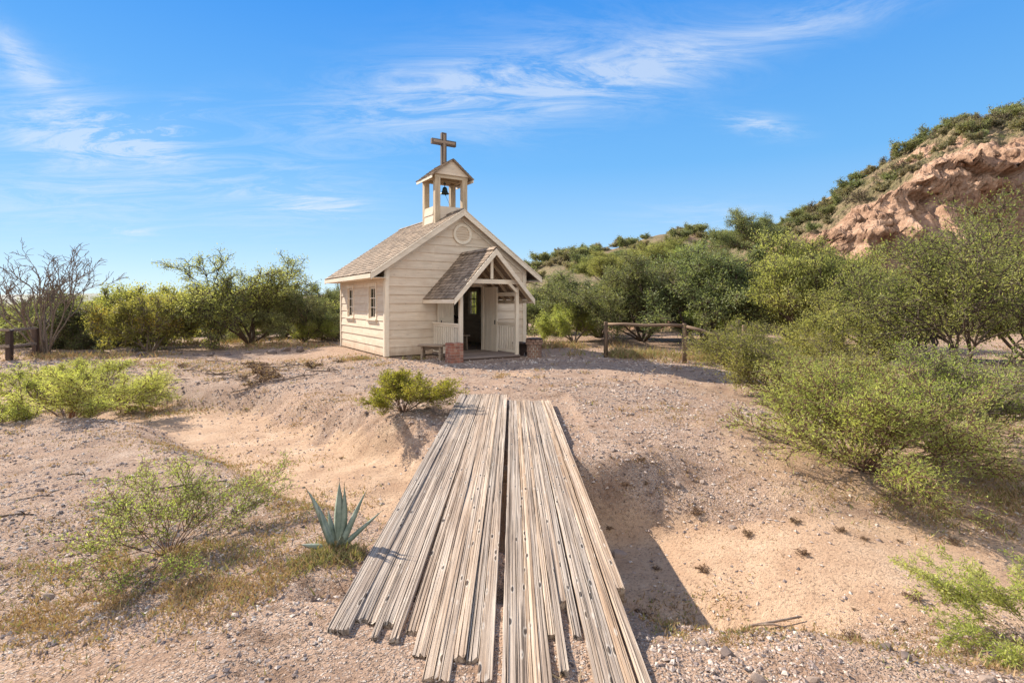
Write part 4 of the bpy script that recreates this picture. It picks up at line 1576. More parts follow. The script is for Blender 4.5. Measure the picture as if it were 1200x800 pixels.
def leaves(rng, anch, count, size, spread, aspect=0.35, along=0.5, droop=0.0, clump=0, sizevar=0.35):
    P0 = np.array([a[0] for a in anch])
    P1 = np.array([a[1] for a in anch])
    ln = np.linalg.norm(P1 - P0, axis=1) + 1e-6
    i = rng.choice(len(anch), count, p=ln / ln.sum())
    t = rng.rand(count, 1)
    c = P0[i] * (1 - t) + P1[i] * t + rng.normal(0, spread, (count, 3))
    tw = (P1 - P0)[i] / ln[i][:, None]
    d = tw * along + rng.normal(0, 1, (count, 3)) * (1 - along) * 0.9
    d[:, 2] -= droop
    d /= np.linalg.norm(d, axis=1, keepdims=True) + 1e-9
    s = np.cross(d, rng.normal(0, 1, (count, 3)))
    s /= np.linalg.norm(s, axis=1, keepdims=True) + 1e-9
    L = size * (1 + rng.uniform(-sizevar, sizevar, (count, 1)))
    w = L * aspect * 0.5
    V = np.stack([c, c + d * L * .5 + s * w, c + d * L, c + d * L * .5 - s * w], 1).reshape(-1, 3)
    V[:, 2] = np.maximum(V[:, 2], 0.005)
    F = np.arange(count * 4).reshape(-1, 4)
    rn = np.repeat(np.clip(rng.rand(count) * 0.55 + 0.45 * (0.5 + 1.2 * fbm(c[:, 0] * 2.2, c[:, 1] * 2.2, c[:, 2] * 2.2, 2, 5)), 0, 1), 4)
    return V, F, rn


def plant(name, seed, stems, P, nleaf, size, spread, leafmat, barkmat, stemname='trunk', leafname='crown', aspect=0.35, along=0.5, droop=0.0, fit=None, **kw):
    """builds a plant at the origin as Empty > trunk, crown; fit = (width, height) to scale to"""
    rng = np.random.RandomState(seed)
    segs, anch = grow(rng, stems, P)
    root = empty(name, (0, 0, 0))
    V, F = tubes(segs)
    if nleaf:
        LV, LF, rn = leaves(rng, anch, nleaf, size, spread, aspect, along, droop, **kw)
        ref = LV
    else:
        ref = V
    sx = sz = 1.0
    if fit:
        lo, hi = np.percentile(ref, 1, 0), np.percentile(ref, 99, 0)
        sx = fit[0] / (((hi[0] - lo[0]) + (hi[1] - lo[1])) / 2)
        sz = fit[1] / hi[2]
    S = np.array([sx, sx, sz])
    if nleaf:
        # keep leaf size: move the leaf centres only
        C = LV.reshape(-1, 4, 3)
        c0 = C[:, :1]
        C = c0 * S + (C - c0)
        C[..., 2] = np.maximum(C[..., 2], 0.005)
        mesh_np(leafname, C.reshape(-1, 3), LF, leafmat, root, {'rnd': rn}, False)
    mesh_np(stemname, V * S, F, barkmat, root, None, True)
    return root


def fan(rng, n, lean0, lean1, L, r, base=0.12, az=None):
    out = []
    for i in range(n):
        a = (i + rng.uniform(-.35, .35)) * 2 * math.pi / n if az is None else rng.uniform(*az)
        le = rng.uniform(lean0, lean1)
        b = rng.uniform(0, base)
        out.append(((b * math.cos(a), b * math.sin(a), 0.0), (math.sin(le) * math.cos(a), math.sin(le) * math.sin(a), math.cos(le)), L * rng.uniform(.75, 1.15), r * rng.uniform(.7, 1.15)))
    return out


MESQ = dict(n=[6, 5, 4, 3], wob=[0.16, 0.2, 0.24, 0.25], trop=[0.02, 0.05, 0.03, 0.0], kids=[1.9, 1.9, 2.0, 0], bare=[0.25, 0.1, 0.0, 0],
            ang=[0.75, 0.75, 0.8, 0.8], ratio=[0.62, 0.55, 0.5, 0.5], rmin=0.005, maxlv=3, leaf_lv=2)
rr = random.Random(5)
protos = {}
protos['mesqA'] = plant('mesquite_tree', 11, fan(rr, 8, 0.15, 1.0, 2.6, 0.05), MESQ, 60000, 0.085, 0.10, LEAF_MESQ, BARK, fit=(6.2, 3.6), aspect=0.42)
protos['mesqB'] = plant('mesquite_tree', 12, fan(rr, 8, 0.1, 1.0, 2.6, 0.05), MESQ, 60000, 0.085, 0.10, LEAF_DARKER, BARK, fit=(5.6, 3.5), aspect=0.42)
protos['mesqC'] = plant('mesquite_tree', 13, fan(rr, 5, 0.3, 1.2, 2.4, 0.07), MESQ, 42000, 0.085, 0.12, LEAF_LIGHT, BARK_GREY, fit=(4.8, 3.0), aspect=0.4)
protos['yellow'] = plant('flowering_shrub', 14, fan(rr, 7, 0.1, 1.1, 1.5, 0.03), MESQ, 32000, 0.07, 0.10, LEAF_YELLOW, BARK_GREY, stemname='stems', leafname='foliage', fit=(3.2, 2.1), aspect=0.5)
protos['olive'] = plant('desert_shrub', 15, fan(rr, 7, 0.1, 1.1, 1.3, 0.025), MESQ, 18000, 0.07, 0.07, LEAF_DARKER, BARK_GREY, stemname='stems', leafname='foliage', fit=(3.0, 1.8), aspect=0.45)
HB = dict(n=[4, 3, 3], wob=[0.2, 0.25, 0.3], trop=[0.02, 0.03, 0.0], kids=[1.8, 1.6, 0], bare=[0.1, 0, 0], ang=[0.7, 0.8, 0.8], ratio=[0.6, 0.55, 0.5], rmin=0.012, maxlv=2, leaf_lv=1)
protos['hillA'] = plant('hillside_bush', 16, fan(rr, 6, 0.1, 1.2, 1.2, 0.03), HB, 2600, 0.17, 0.12, LEAF_HILL, BARK_GREY, stemname='stems', leafname='foliage', fit=(2.2, 1.3), aspect=0.5)
protos['hillB'] = plant('hillside_bush', 17, fan(rr, 6, 0.1, 1.0, 1.4, 0.03), HB, 2600, 0.15, 0.12, LEAF_DARKER, BARK, stemname='stems', leafname='foliage', fit=(2.4, 1.7), aspect=0.5)
protos['hillC'] = plant('hillside_bush', 18, fan(rr, 7, 0.1, 1.1, 1.2, 0.028), HB, 700, 0.13, 0.12, LEAF_HILL, BARK, stemname='stems', leafname='foliage', fit=(2.2, 1.6), aspect=0.4)
used = set()


def put(key, x, y, s=1.0, label=None, cat=None, group=None, rz=None, z=None, name=None):
    src = protos[key]
    z = gz(x, y) if z is None else z
    rz = rr.uniform(0, 6.28) if rz is None else rz
    sc_ = s if isinstance(s, tuple) else (s, s, s)
    if key not in used:
        used.add(key)
        o = src
        o.location, o.rotation_euler, o.scale = (x, y, z), (0, 0, rz), sc_
        tag(o, label, cat, group)
    else:
        o = copy_tree(src, (x, y, z), rz, sc_, label, group)
        o['category'] = cat
        if not group and 'group' in o:
            del o['group']
    if name:
        o.name = name
    return o


# --- individually placed middle distance trees and bushes
put('mesqB', 5.6, 23.4, (0.95, 0.95, 0.95), 'olive mesquite between the chapel and the wide mesquite behind the rail fence', 'tree', rz=0.6)
put('mesqB', -9.6, 30.5, (0.8, 0.8, 0.85), 'rounded green mesquite close behind the back left corner of the chapel', 'tree', rz=2.2)
put('mesqB', 7.3, 20.6, (1.12, 1.12, 1.08), 'wide dark green mesquite arching behind the rail fence', 'tree', rz=4.0)
put('mesqA', 9.2, 17.2, (0.72, 0.72, 1.05), 'tall dark mesquite below the left end of the cliff', 'tree', rz=1.4)
put('mesqB', 4.2, 26.0, (1.0, 1.0, 0.85), 'broad olive mesquite just right of the chapel roof', 'tree', rz=5.0)
put('mesqC', 2.6, 22.6, (0.55, 0.55, 0.60), 'low bright green bush beside the right wall of the chapel', 'bush', name='desert_shrub')
put('yellow', -13.9, 20.8, 1.0, 'yellow flowering shrub at the near edge of the brush, left of the sandy path', 'shrub')
put('yellow', -16.8, 24.5, 1.25, 'tall yellow green shrub between the bare tree and the sandy path', 'shrub')
put('olive', -19.0, 22.0, 1.25, 'dusty green shrub behind the bare tree', 'shrub')
put('mesqA', 14.2, 14.4, (0.7, 0.7, 0.8), 'mesquite with dark limbs standing behind the tall tree by the right edge', 'tree', rz=3.0)
# --- belts of brush
LB = [(rr.uniform(-1.05, -0.12), rr.uniform(24, 48)) for _ in range(22)]
G1 = 'brush and trees behind the left clearing'
for i, (x, y) in enumerate([(-22, 25), (-25.5, 23), (-21, 30), (-26, 31), (-31, 29), (-15, 30), (-18.5, 36), (-12, 34), (-24, 38), (-30, 38), (-36, 34),
                            (-8, 36), (-4.5, 36), (-14, 42), (-20, 44), (-27, 46), (-35, 46), (-42, 42), (-9, 44), (-3, 42), (-24, 54), (-33, 56), (-14, 54), (-42, 55), (-50, 50),
                            (-6, 54), (2, 52), (-52, 62), (-38, 66), (-28, 66), (-18, 66), (-8, 68), (-62, 70), (-48, 76), (-30, 80), (-16, 80)] + [(u * y, y) for u, y in LB if not (-0.66 < u < -0.52 and y < 27)]):
    x += rr.uniform(-1, 1)
    y += rr.uniform(-1, 1)
    key = rr.choice(['mesqA', 'mesqC', 'yellow', 'yellow', 'mesqB'])
    s = rr.uniform(0.48, 0.66) * (1.35 if key == 'yellow' else 1.0)
    s *= 1 + max(0, (y - 30)) * 0.004
    lab = {'mesqA': 'green tree in the brush that closes the view behind the left clearing', 'mesqB': 'darker green tree in the brush that closes the view behind the left clearing',
           'mesqC': 'light green tree in the brush that closes the view behind the left clearing', 'yellow': 'yellowish shrub in the brush that closes the view behind the left clearing'}[key]
    put(key, x, y, (s, s, s), lab, 'shrub' if key == 'yellow' else 'tree', G1)
G2 = 'thicket of trees below the hills'
for i, (x, y) in enumerate([(6.5, 30), (10, 25.5), (13.5, 21.5), (1.5, 31), (12, 30), (16, 26), (19, 22), (4, 36), (9, 36), (14.5, 34), (0, 38), (19.5, 29), (6, 43), (12, 42), (1, 46), (17.5, 38),
                            (25, 24), (9, 50), (15, 48), (3, 56), (20.5, 44), (10, 60), (17, 58), (5, 68), (13, 70), (21, 66), (0, 62)]):
    x += rr.uniform(-0.8, 0.8)
    y += rr.uniform(-0.8, 0.8)
    key = rr.choice(['mesqA', 'mesqB', 'mesqC', 'mesqB', 'mesqA'])
    s = rr.uniform(0.66, 0.84)
    u = x / y
    if u > 0.47 and y > 21:
        continue
    # stand on the foot of the hill where it has risen
    z = gz(x, y)
    if y > 27:
        vv = (y - (30 - 3 * max(0, min(1, u)))) / (36 - 10 * max(0, min(1, u)))
        if 0 < vv < 1 and u > 0.13:
            z = max(z, float(hill_pt(np.array([u]), np.array([vv]))[0][0, 2]) - 0.1)
    lab = {'mesqA': 'green mesquite in the thicket below the hills', 'mesqB': 'dark olive mesquite in the thicket below the hills', 'mesqC': 'light green tree in the thicket below the hills'}[key]
    put(key, x, y, (s, s, s * rr.uniform(0.95, 1.1)), lab, 'tree', G2, z=z)
G6 = 'low scrub between the taller trees left of the clearing'
for i in range(26):
    u = rr.uniform(-1.0, -0.30)
    y = rr.uniform(22, 31)
    if -0.68 < u < -0.33 and y < 28:
        continue
    s = rr.uniform(0.45, 0.75)
    key = rr.choice(['olive', 'mesqC', 'olive', 'yellow'])
    put(key, u * y, y, (s * 1.2, s * 1.2, s * 0.8), 'low feathery scrub growing between the taller trees behind the left clearing', 'shrub', G6)
# --- bushes on the hillside
rg = np.random.RandomState(4)
cnt = 0
G3 = 'small bushes scattered over the rocky hillside'
HL = {'hillA': 'small dull brownish bush growing on the rocky hillside', 'hillB': 'small green bush growing on the rocky hillside', 'hillC': 'thin nearly leafless bush growing on the rocky hillside'}
tries = 0
while cnt < 200 and tries < 5000:
    tries += 1
    u = rg.uniform(0.42, 1.15)
    v = rg.uniform(0.32, 1.02)
    if v < 0.42 and rg.rand() < 0.4:
        continue
    P, cl = hill_pt(np.array([u]), np.array([v]))
    x, y, z = P[0]
    dens = fbm(x * 0.12, y * 0.12, 0, 3, 91)
    if dens > 0.42 and rg.rand() < 0.7:
        continue
    key = rg.choice(['hillA', 'hillB', 'hillC'], p=[0.45, 0.35, 0.2])
    s = rg.uniform(0.32, 0.85)
    put(key, float(x), float(y), (s, s, s * rg.uniform(.8, 1.1)), HL[key], 'bush', G3, z=float(z) - 0.12)
    cnt += 1
G4 = 'bushes on the far ridge'
for i in range(92):
    u = rg.uniform(0.02, 0.47)
    v = 1.02 - 0.5 * rg.rand() ** 1.6
    P = far_pt(np.array([u]), np.array([v]))[0]
    key = rg.choice(['hillA', 'hillB'], p=[0.4, 0.6])
    s = rg.uniform(0.9, 2.0)
    put(key, float(P[0]), float(P[1]), (s, s, s * 0.85), 'bush dotting the far ridge right of the chapel', 'bush', G4, z=float(P[2]) - 0.3)

# --- bare tree at the left
BARE_P = dict(n=[8, 6, 5, 4], wob=[0.10, 0.13, 0.18, 0.22], trop=[0.07, 0.08, 0.06, 0.0], kids=[0.9, 1.0, 1.2, 0], bare=[0.3, 0.2, 0.15, 0],
              ang=[0.42, 0.5, 0.6, 0.7], ratio=[0.66, 0.6, 0.5, 0.5], rmin=0.005, maxlv=3, leaf_lv=3)
t = plant('bare_tree', 33, fan(rr, 11, 0.05, 0.65, 2.6, 0.040, 0.25), BARE_P, 0, 0, 0, None, BARK_GREY, fit=(3.7, 3.85))
for ch in t.children:
    ch.name = 'trunk'
t.location = (-16.9, 19.6, gz(-16.9, 19.6) - 0.05)
tag(t, 'leafless dark tree of many upright branches at the left', 'tree')

# --- near bushes
FEATH = dict(n=[7, 6, 5, 3], wob=[0.07, 0.12, 0.16, 0.2], trop=[0.03, 0.02, 0.0, -0.02], kids=[1.6, 1.6, 1.2, 0], bare=[0.25, 0.1, 0.1, 0],
             ang=[0.45, 0.55, 0.6, 0.7], ratio=[0.5, 0.5, 0.45, 0.4], rmin=0.0016, maxlv=3, leaf_lv=1)
G5 = None


def near_bush(seed, x, y, w, h, nleaf, size, spread, leafm, barkm, n, lean, label, name='desert_shrub', P=FEATH, r=0.016, z=None, squash=1.0, rz=0.0, aspect=0.3, along=0.55, cat='bush', sn='stems', ln='foliage', L=1.0):
    o = plant(name, seed, fan(random.Random(seed), n, lean[0], lean[1], L, r, 0.10), P, nleaf, size, spread, leafm, barkm, sn, ln, aspect, along, fit=(w, h))
    o.location = (x, y, (gz(x, y) if z is None else z) - 0.01)
    o.rotation_euler = (0, 0, rz)
    o.scale = (1, squash, 1)
    tag(o, label, cat)
    return o


near_bush(41, -8.4, 10.3, 3.3, 1.12, 52000, 0.042, 0.03, LEAF_LIGHT, BARK_RED, 16, (0.3, 1.35), 'feathery light green bush by the left edge, on the bank of the wash', aspect=0.22)
near_bush(42, -2.40, 3.80, 1.5, 0.60, 11500, 0.018, 0.022, LEAF_LIGHT, BARK_RED, 17, (0.1, 1.3), 'sparse leggy green bush in the gravel left of the footbridge', r=0.006, aspect=0.36, P=dict(FEATH, kids=[1.3, 1.2, 1.0, 0], rmin=0.0012))
near_bush(43, -1.66, 8.3, 1.3, 0.60, 26000, 0.024, 0.026, LEAF_CREO, BARK_RED, 22, (0.05, 1.1), 'compact bright green creosote bush by the far end of the footbridge', r=0.010, aspect=0.5, P=dict(FEATH, rmin=0.0018))
near_bush(44, 3.95, 6.1, 2.6, 1.12, 48000, 0.036, 0.035, LEAF_LIGHT, BARK_RED, 26, (0.1, 1.45), 'feathery yellow green bush with fine red stems on the sandy bank right of the footbridge', r=0.010, aspect=0.2)
near_bush(45, 5.4, 6.9, 2.6, 1.3, 26000, 0.032, 0.04, LEAF_LIGHT, BARK_GREY, 16, (0.1, 1.1), 'green bush with pale grey twigs at the right edge behind the feathery bush', r=0.016, aspect=0.28)
near_bush(46, 5.35, 10.8, 3.1, 1.35, 52000, 0.045, 0.055, LEAF_MESQ, BARK_GREY, 18, (0.3, 1.3), 'dense grey green bush drooping over the end of the rail fence', r=0.02, aspect=0.3)
near_bush(47, 2.86, 2.80, 1.15, 0.36, 24000, 0.020, 0.016, LEAF_LIGHT, BARK_GREY, 18, (0.2, 1.35), 'bright green feathery bush in the bottom right corner', r=0.005, aspect=0.3, P=dict(FEATH, rmin=0.001))
near_bush(48, 7.9, 9.6, 3.9, 3.45, 44000, 0.05, 0.06, LEAF_MESQ, BARK, 8, (0.1, 0.8), 'tall open mesquite with dark limbs at the right edge in front of the cliff', 'mesquite_tree', dict(MESQ, rmin=0.003), 0.030, aspect=0.3, cat='tree', sn='trunk', ln='crown', L=2.4)
near_bush(52, -11.9, 24.6, 6.3, 3.9, 36000, 0.085, 0.10, LEAF_MESQ, BARK, 9, (0.05, 1.0), 'airy spreading mesquite with dark leaning trunks, left of the chapel', 'mesquite_tree', MESQ, 0.05, aspect=0.4, cat='tree', sn='trunk', ln='crown', L=2.6)
near_bush(49, 8.6, 13.0, 3.4, 1.9, 40000, 0.05, 0.05, LEAF_MESQ, BARK, 12, (0.2, 1.2), 'green bush filling the gap under the tall open mesquite', r=0.02, aspect=0.32)
near_bush(50, -10.8, 13.2, 2.2, 0.7, 16000, 0.04, 0.03, LEAF_LIGHT, BARK_RED, 12, (0.3, 1.35), 'low light green bush behind the feathery bush on the left bank', r=0.01, aspect=0.25)
near_bush(51, -12.4, 11.2, 2.6, 1.0, 26000, 0.045, 0.035, LEAF_LIGHT, BARK_RED, 12, (0.3, 1.3), 'light green bush cut by the left edge of the view', r=0.012, aspect=0.25)


# --- agave
def agave():
    k9 = 0.88
    root = empty('agave', (-1.17, 3.62, gz(-1.17, 3.62) - 0.01), 0, 'blue green agave with stiff pointed leaves beside the footbridge', 'agave')
    mats = mat_simple('agave skin', (0.13, 0.165, 0.125), (0.27, 0.30, 0.235), 12, 0.65, 0.1, 0.002, 0.4)
    spine = mat_simple('agave spines', (0.07, 0.045, 0.03), (0.13, 0.08, 0.05), 30, 0.7)
    # (azimuth deg, start lean, end lean, length, width)
    specs = [(185, 10, 34, 0.50, 0.125), (205, 20, 14, 0.33, 0.10), (95, 3, 6, 0.49, 0.125), (60, 8, 2, 0.46, 0.09), (15, 16, 30, 0.46, 0.105), (0, 44, 50, 0.42, 0.075),
             (185, 74, 86, 0.24, 0.10), (300, 34, 40, 0.20, 0.10), (130, 25, 35, 0.28, 0.09)]
    for i, (az, l0, l1, L, w) in enumerate(specs):
        L, w = L * k9, w * k9
        mb, sp = MB(400 + i), MB(450 + i)
        n = 16
        az = R(az)
        p = np.array([0.03 * math.cos(az), 0.03 * math.sin(az), 0.0])
        side = np.array([-math.sin(az), math.cos(az), 0])
        vs, fs = [], []
        tw = rr.uniform(-.25, .25)
        for k in range(n + 1):
            t_ = k / n
            le = R(l0 + (l1 - l0) * t_)
            d = np.array([math.sin(le) * math.cos(az), math.sin(le) * math.sin(az), math.cos(le)])
            if k:
                p = p + d * L / n
            nr = np.cross(d, side)
            s_ = side * math.cos(tw * t_) + nr * math.sin(tw * t_)
            ww = w * (0.55 + 1.1 * t_ * (1 - t_) * 1.6) * (1 - t_ ** 3.2) * 0.75 + 0.0006
            th = 0.016 * (1 - t_) + 0.001
            cup = ww * 0.28
            for (a, b) in ((-1, cup), (-0.5, cup * .3), (0, 0), (0.5, cup * .3), (1, cup), (0.5, -th - .0), (0, -th * 1.6), (-0.5, -th)):
                # nr points outward/down; cup edges up towards the axis
                vs.append(tuple(p + s_ * a * ww * 0.5 * 1.9 * 0.5 - nr * (-b) * -1))
            if 1 < k < n - 1:
                for e in (-1, 1):
                    q = p + s_ * e * ww * 0.475 * 1.0 - nr * (-cup) * -1
                    sp.tube([q, q + s_ * e * 0.006 + d * 0.002], [0.0016, 0.0003], 4)
        for k in range(n):
            for j in range(8):
                j2 = (j + 1) % 8
                fs.append([k * 8 + j, k * 8 + j2, (k + 1) * 8 + j2, (k + 1) * 8 + j])
        mb.add(vs, fs)
        lf = mb.build('leaf', mats, root, True)
        sp.tube([p, p + d * 0.025], [0.0022, 0.0003], 5)
        sp.build('spines', spine, lf)


agave()


# ------------------------------------------------------------------ stones, sticks, gravel, ground cover
def rock_mesh(seed, flat=0.6):
    import bmesh
    rng = np.random.RandomState(seed)
    bm = bmesh.new()
    bmesh.ops.create_icosphere(bm, subdivisions=3, radius=0.5)
    V = np.array([v.co[:] for v in bm.verts])
    V = V * (1 + 0.30 * fbm(V[:, 0] * 2 + seed, V[:, 1] * 2, V[:, 2] * 2, 2, seed))[:, None]
    for _ in range(7):
        nrm = norm(rng.normal(0, 1, 3))
        dd = V @ nrm
        c = rng.uniform(0.26, 0.4)
        V = V - np.maximum(dd - c, 0)[:, None] * nrm[None] * 0.9
    V = V + 0.02 * fbm(V[:, 0] * 9, V[:, 1] * 9, V[:, 2] * 9, 3, seed)[:, None]
    V[:, 2] *= flat
    for v, c in zip(bm.verts, V):
        v.co = c
    me = bpy.data.meshes.new('rock')
    bm.to_mesh(me)
    bm.free()
    at = me.attributes.new('rnd', 'FLOAT', 'POINT')
    at.data.foreach_set('value', np.full(len(me.vertices), rng.rand(), dtype=np.float32))
    return me


RM = [rock_mesh(s) for s in range(8)]


def rock(x, y, s, mat, label, group, z=None, name='rock'):
    k = rr.randrange(8)
    me = RM[k].copy() if not RM[k].materials else RM[k]
    if not RM[k].materials:
        me = RM[k]
        me.materials.append(mat)
    elif RM[k].materials[0] != mat:
        me = RM[k].copy()
        me.materials.clear()
        me.materials.append(mat)
    o = bpy.data.objects.new(name, me)
    COL.objects.link(o)
    o.location = (x, y, (gz(x, y) if z is None else z) + s * 0.10)
    o.scale = (s * rr.uniform(.8, 1.2), s * rr.uniform(.7, 1.1), s * rr.uniform(.7, 1.0))
    o.rotation_euler = (rr.uniform(-.3, .3), rr.uniform(-.3, .3), rr.uniform(0, 6.28))
    return tag(o, label, 'rock', group)


line = [(-12.4, 19.8), (-11.9, 19.4), (-11.3, 19.2), (-10.9, 19.6), (-10.3, 19.5), (-9.8, 20.0), (-9.2, 20.3), (-8.7, 20.9), (-8.4, 21.3), (-12.9, 20.3), (-8.9, 19.9), (-7.9, 20.5), (-13.2, 19.3), (-10.6, 18.9)]
for (x, y) in line:
    rock(x + rr.uniform(-.1, .1), y + rr.uniform(-.1, .1), rr.uniform(0.22, 0.42), ROCK_DARK, 'dark stone in the row edging the sandy path left of the chapel', 'row of stones left of the chapel')
for (x, y, s, lab) in ((4.05, 8.75, 0.20, 'brown stone lying beside the tip of the right bush'), (3.75, 8.6, 0.16, 'pale stone half buried near the right bush'),
                       (0.98, 4.95, 0.16, 'flat pale stone in the shade of the footbridge'), (-5.5, 12.6, 0.22, 'dark stone on the sandy slope left of the chapel'),
                       (-2.55, 16.9, 0.0, '')):
    if s:
        rock(x, y, s, ROCK if 'dark' not in lab else ROCK_DARK, lab, None)
for i in range(70):
    a = rr.random()
    if a < 0.5:
        x, y = rr.uniform(0.8, 3.8), rr.uniform(4.9, 9.5)
    elif a < 0.75:
        x, y = rr.uniform(0.9, 2.4), rr.uniform(2.2, 3.3)
    else:
        x, y = rr.uniform(-6, -1.2), rr.uniform(2.5, 9)
    rock(x, y, rr.uniform(0.04, 0.09), ROCK if rr.random() < .7 else ROCK_DARK, 'fist sized stone lying loose on the gravel', 'loose stones on the gravel', name='stone')


def stick(pts, r, mat, label, group=None, name='fallen_branch', twigs=3):
    mb = MB(rr.randrange(9999))
    P = [Vector((x, y, gz(x, y) + r * 0.8 + dz)) for x, y, dz in pts]
    c = P[0].copy()
    Q = [p - c for p in P]
    mb.tube(Q, [r * (1 - 0.6 * i / (len(Q) - 1)) for i in range(len(Q))], 7, jit=0.12)
    for k in range(twigs):
        i = rr.randrange(len(Q) - 1)
        q = Q[i].lerp(Q[i + 1], rr.random())
        d = Vector((rr.uniform(-1, 1), rr.uniform(-1, 1), rr.uniform(0.0, 0.5))) * r * 14
        mb.tube([q, q + d * .5 + Vector((0, 0, r)), q + d], [r * .5, r * .4, r * .2], 5, jit=0.1)
    o = mb.build(name, mat, None, True, tuple(c))
    return tag(o, label, 'branch', group)


GS = 'dead branches lying left of the chapel'
for i, (x, y) in enumerate([(-8.0, 14.0), (-7.2, 13.3), (-6.4, 14.6), (-9.0, 14.8), (-5.6, 12.6), (-8.8, 12.9), (-7.0, 15.6), (-9.8, 17.3), (-10.8, 17.9), (-5.3, 13.8), (-6.2, 12.0), (-9.6, 13.9)]):
    a = rr.uniform(-0.5, 0.6)
    L = rr.uniform(0.5, 1.1)
    stick([(x + math.cos(a) * L * k / 4 + rr.uniform(-.06, .06), y + math.sin(a) * L * k / 4 + rr.uniform(-.06, .06), rr.uniform(0, .05)) for k in range(5)],
          rr.uniform(0.014, 0.03), DEADWOOD if i % 3 else BARK_GREY, 'dead branch lying on the dirt slope left of the chapel', GS, twigs=5)
stick([(1.0, 3.5, 0.03), (1.3, 3.6, 0.04), (1.6, 3.62, 0.03), (1.9, 3.55, 0.02)], 0.016, DEADWOOD, 'thin dead branch crossing the shadow edge right of the footbridge')
stick([(-3.4, 5.1, 0.0), (-3.15, 5.25, 0.01), (-2.8, 5.3, 0.0)], 0.012, BARK, 'dark twig lying on the gravel above the sparse bush', twigs=1)
GT = 'dark twigs on the gravel by the left edge'
for (x, y, a) in ((-4.6, 5.0, 0.3), (-4.3, 4.5, 0.1), (-4.0, 5.6, 0.0), (-4.9, 5.9, -0.2)):
    stick([(x + k * 0.1 * math.cos(a), y + k * 0.1 * math.sin(a), 0) for k in range(4)], 0.010, BARK, 'dark twig lying on the open gravel by the left edge', GT, twigs=1)
# broken splinters in the rotten hole of the right planks
mb = MB(510)
for i in range(46):
    x, y = rr.uniform(0.19, 0.31), rr.uniform(2.05, 2.62)
    a = rr.gauss(math.pi / 2, 0.5)
    L = rr.uniform(0.06, 0.22)
    z = -0.06 + rr.uniform(0, 0.07)
    mb.tube([(x, y, z), (x + math.cos(a) * L * .5, y + math.sin(a) * L * .5, z + 0.012), (x + math.cos(a) * L, y + math.sin(a) * L, z + rr.uniform(-.01, .03))], [0.0035, 0.003, 0.001], 4)
o = mb.build('straw_litter', mat_simple('dry straw', (0.42, 0.28, 0.14), (0.62, 0.46, 0.27), 30), None)
tag(o, 'dry straw and splinters in the broken end of the footbridge', 'straw', kind='stuff')


# gravel
def gravel():
    rng = np.random.RandomState(8)
    N = 150000
    # density falls with distance, sizes grow
    y = 1.7 + 15.5 * rng.rand(N) ** 1.9
    x = rng.uniform(-1.05, 1.05, N) * (y + 0.9)
    sm = sand_mask(x, y)
    cl = fbm(x * 1.7, y * 1.7, 0, 3, 101)
    keep = (rng.rand(N) > sm * 0.8) & (rng.rand(N) < 0.6 + 1.4 * cl)
    lx, ly = chap_local(x, y)
    keep &= ~((lx > -0.1) & (lx < W + .1) & (ly > -0.1) & (ly < D + .1))
    keep &= ~((lx > 1.5) & (lx < 3.6) & (ly > -2.2) & (ly < 0))
    x, y = x[keep], y[keep]
    N = len(x)
    z = ground_z(x, y)
    s = (0.0045 + 0.013 * rng.rand(N) ** 3.5) * (0.75 + 0.17 * y)
    onb = (x > -0.93) & (x < 0.65) & (y > 1.9) & (y < 9.6)
    s = np.where(onb & (z > -0.12), s * 0.4, s)
    base = np.array([(1, 0, 0), (-1, 0, 0), (0, 1, 0), (0, -1, 0), (0, 0, 1), (0, 0, -1)], float)
    V = base[None] * rng.uniform(0.55, 1.25, (N, 6, 1)) + rng.normal(0, 0.16, (N, 6, 3))
    a = rng.uniform(0, 6.28, N)
    ca, sa = np.cos(a)[:, None], np.sin(a)[:, None]
    tl = rng.uniform(-.6, .6, N)[:, None]
    X, Y, Z = V[..., 0], V[..., 1] * 0.8, V[..., 2] * 0.55
    Z, X = Z + X * tl * .4, X
    V = np.stack([X * ca - Y * sa, X * sa + Y * ca, Z], -1) * s[:, None, None]
    V += np.stack([x, y, z + s * 0.12], -1)[:, None]
    T = np.array([(0, 2, 4), (2, 1, 4), (1, 3, 4), (3, 0, 4), (2, 0, 5), (1, 2, 5), (3, 1, 5), (0, 3, 5)])
    F = (T[None] + np.arange(N)[:, None, None] * 6).reshape(-1, 3)
    o = mesh_np('gravel', V.reshape(-1, 3), F, PEBBLE, None, {'rnd': np.repeat(rng.rand(N), 6)}, False)
    tag(o, 'loose grey and tan gravel strewn over the ground', 'gravel', kind='stuff')


gravel()


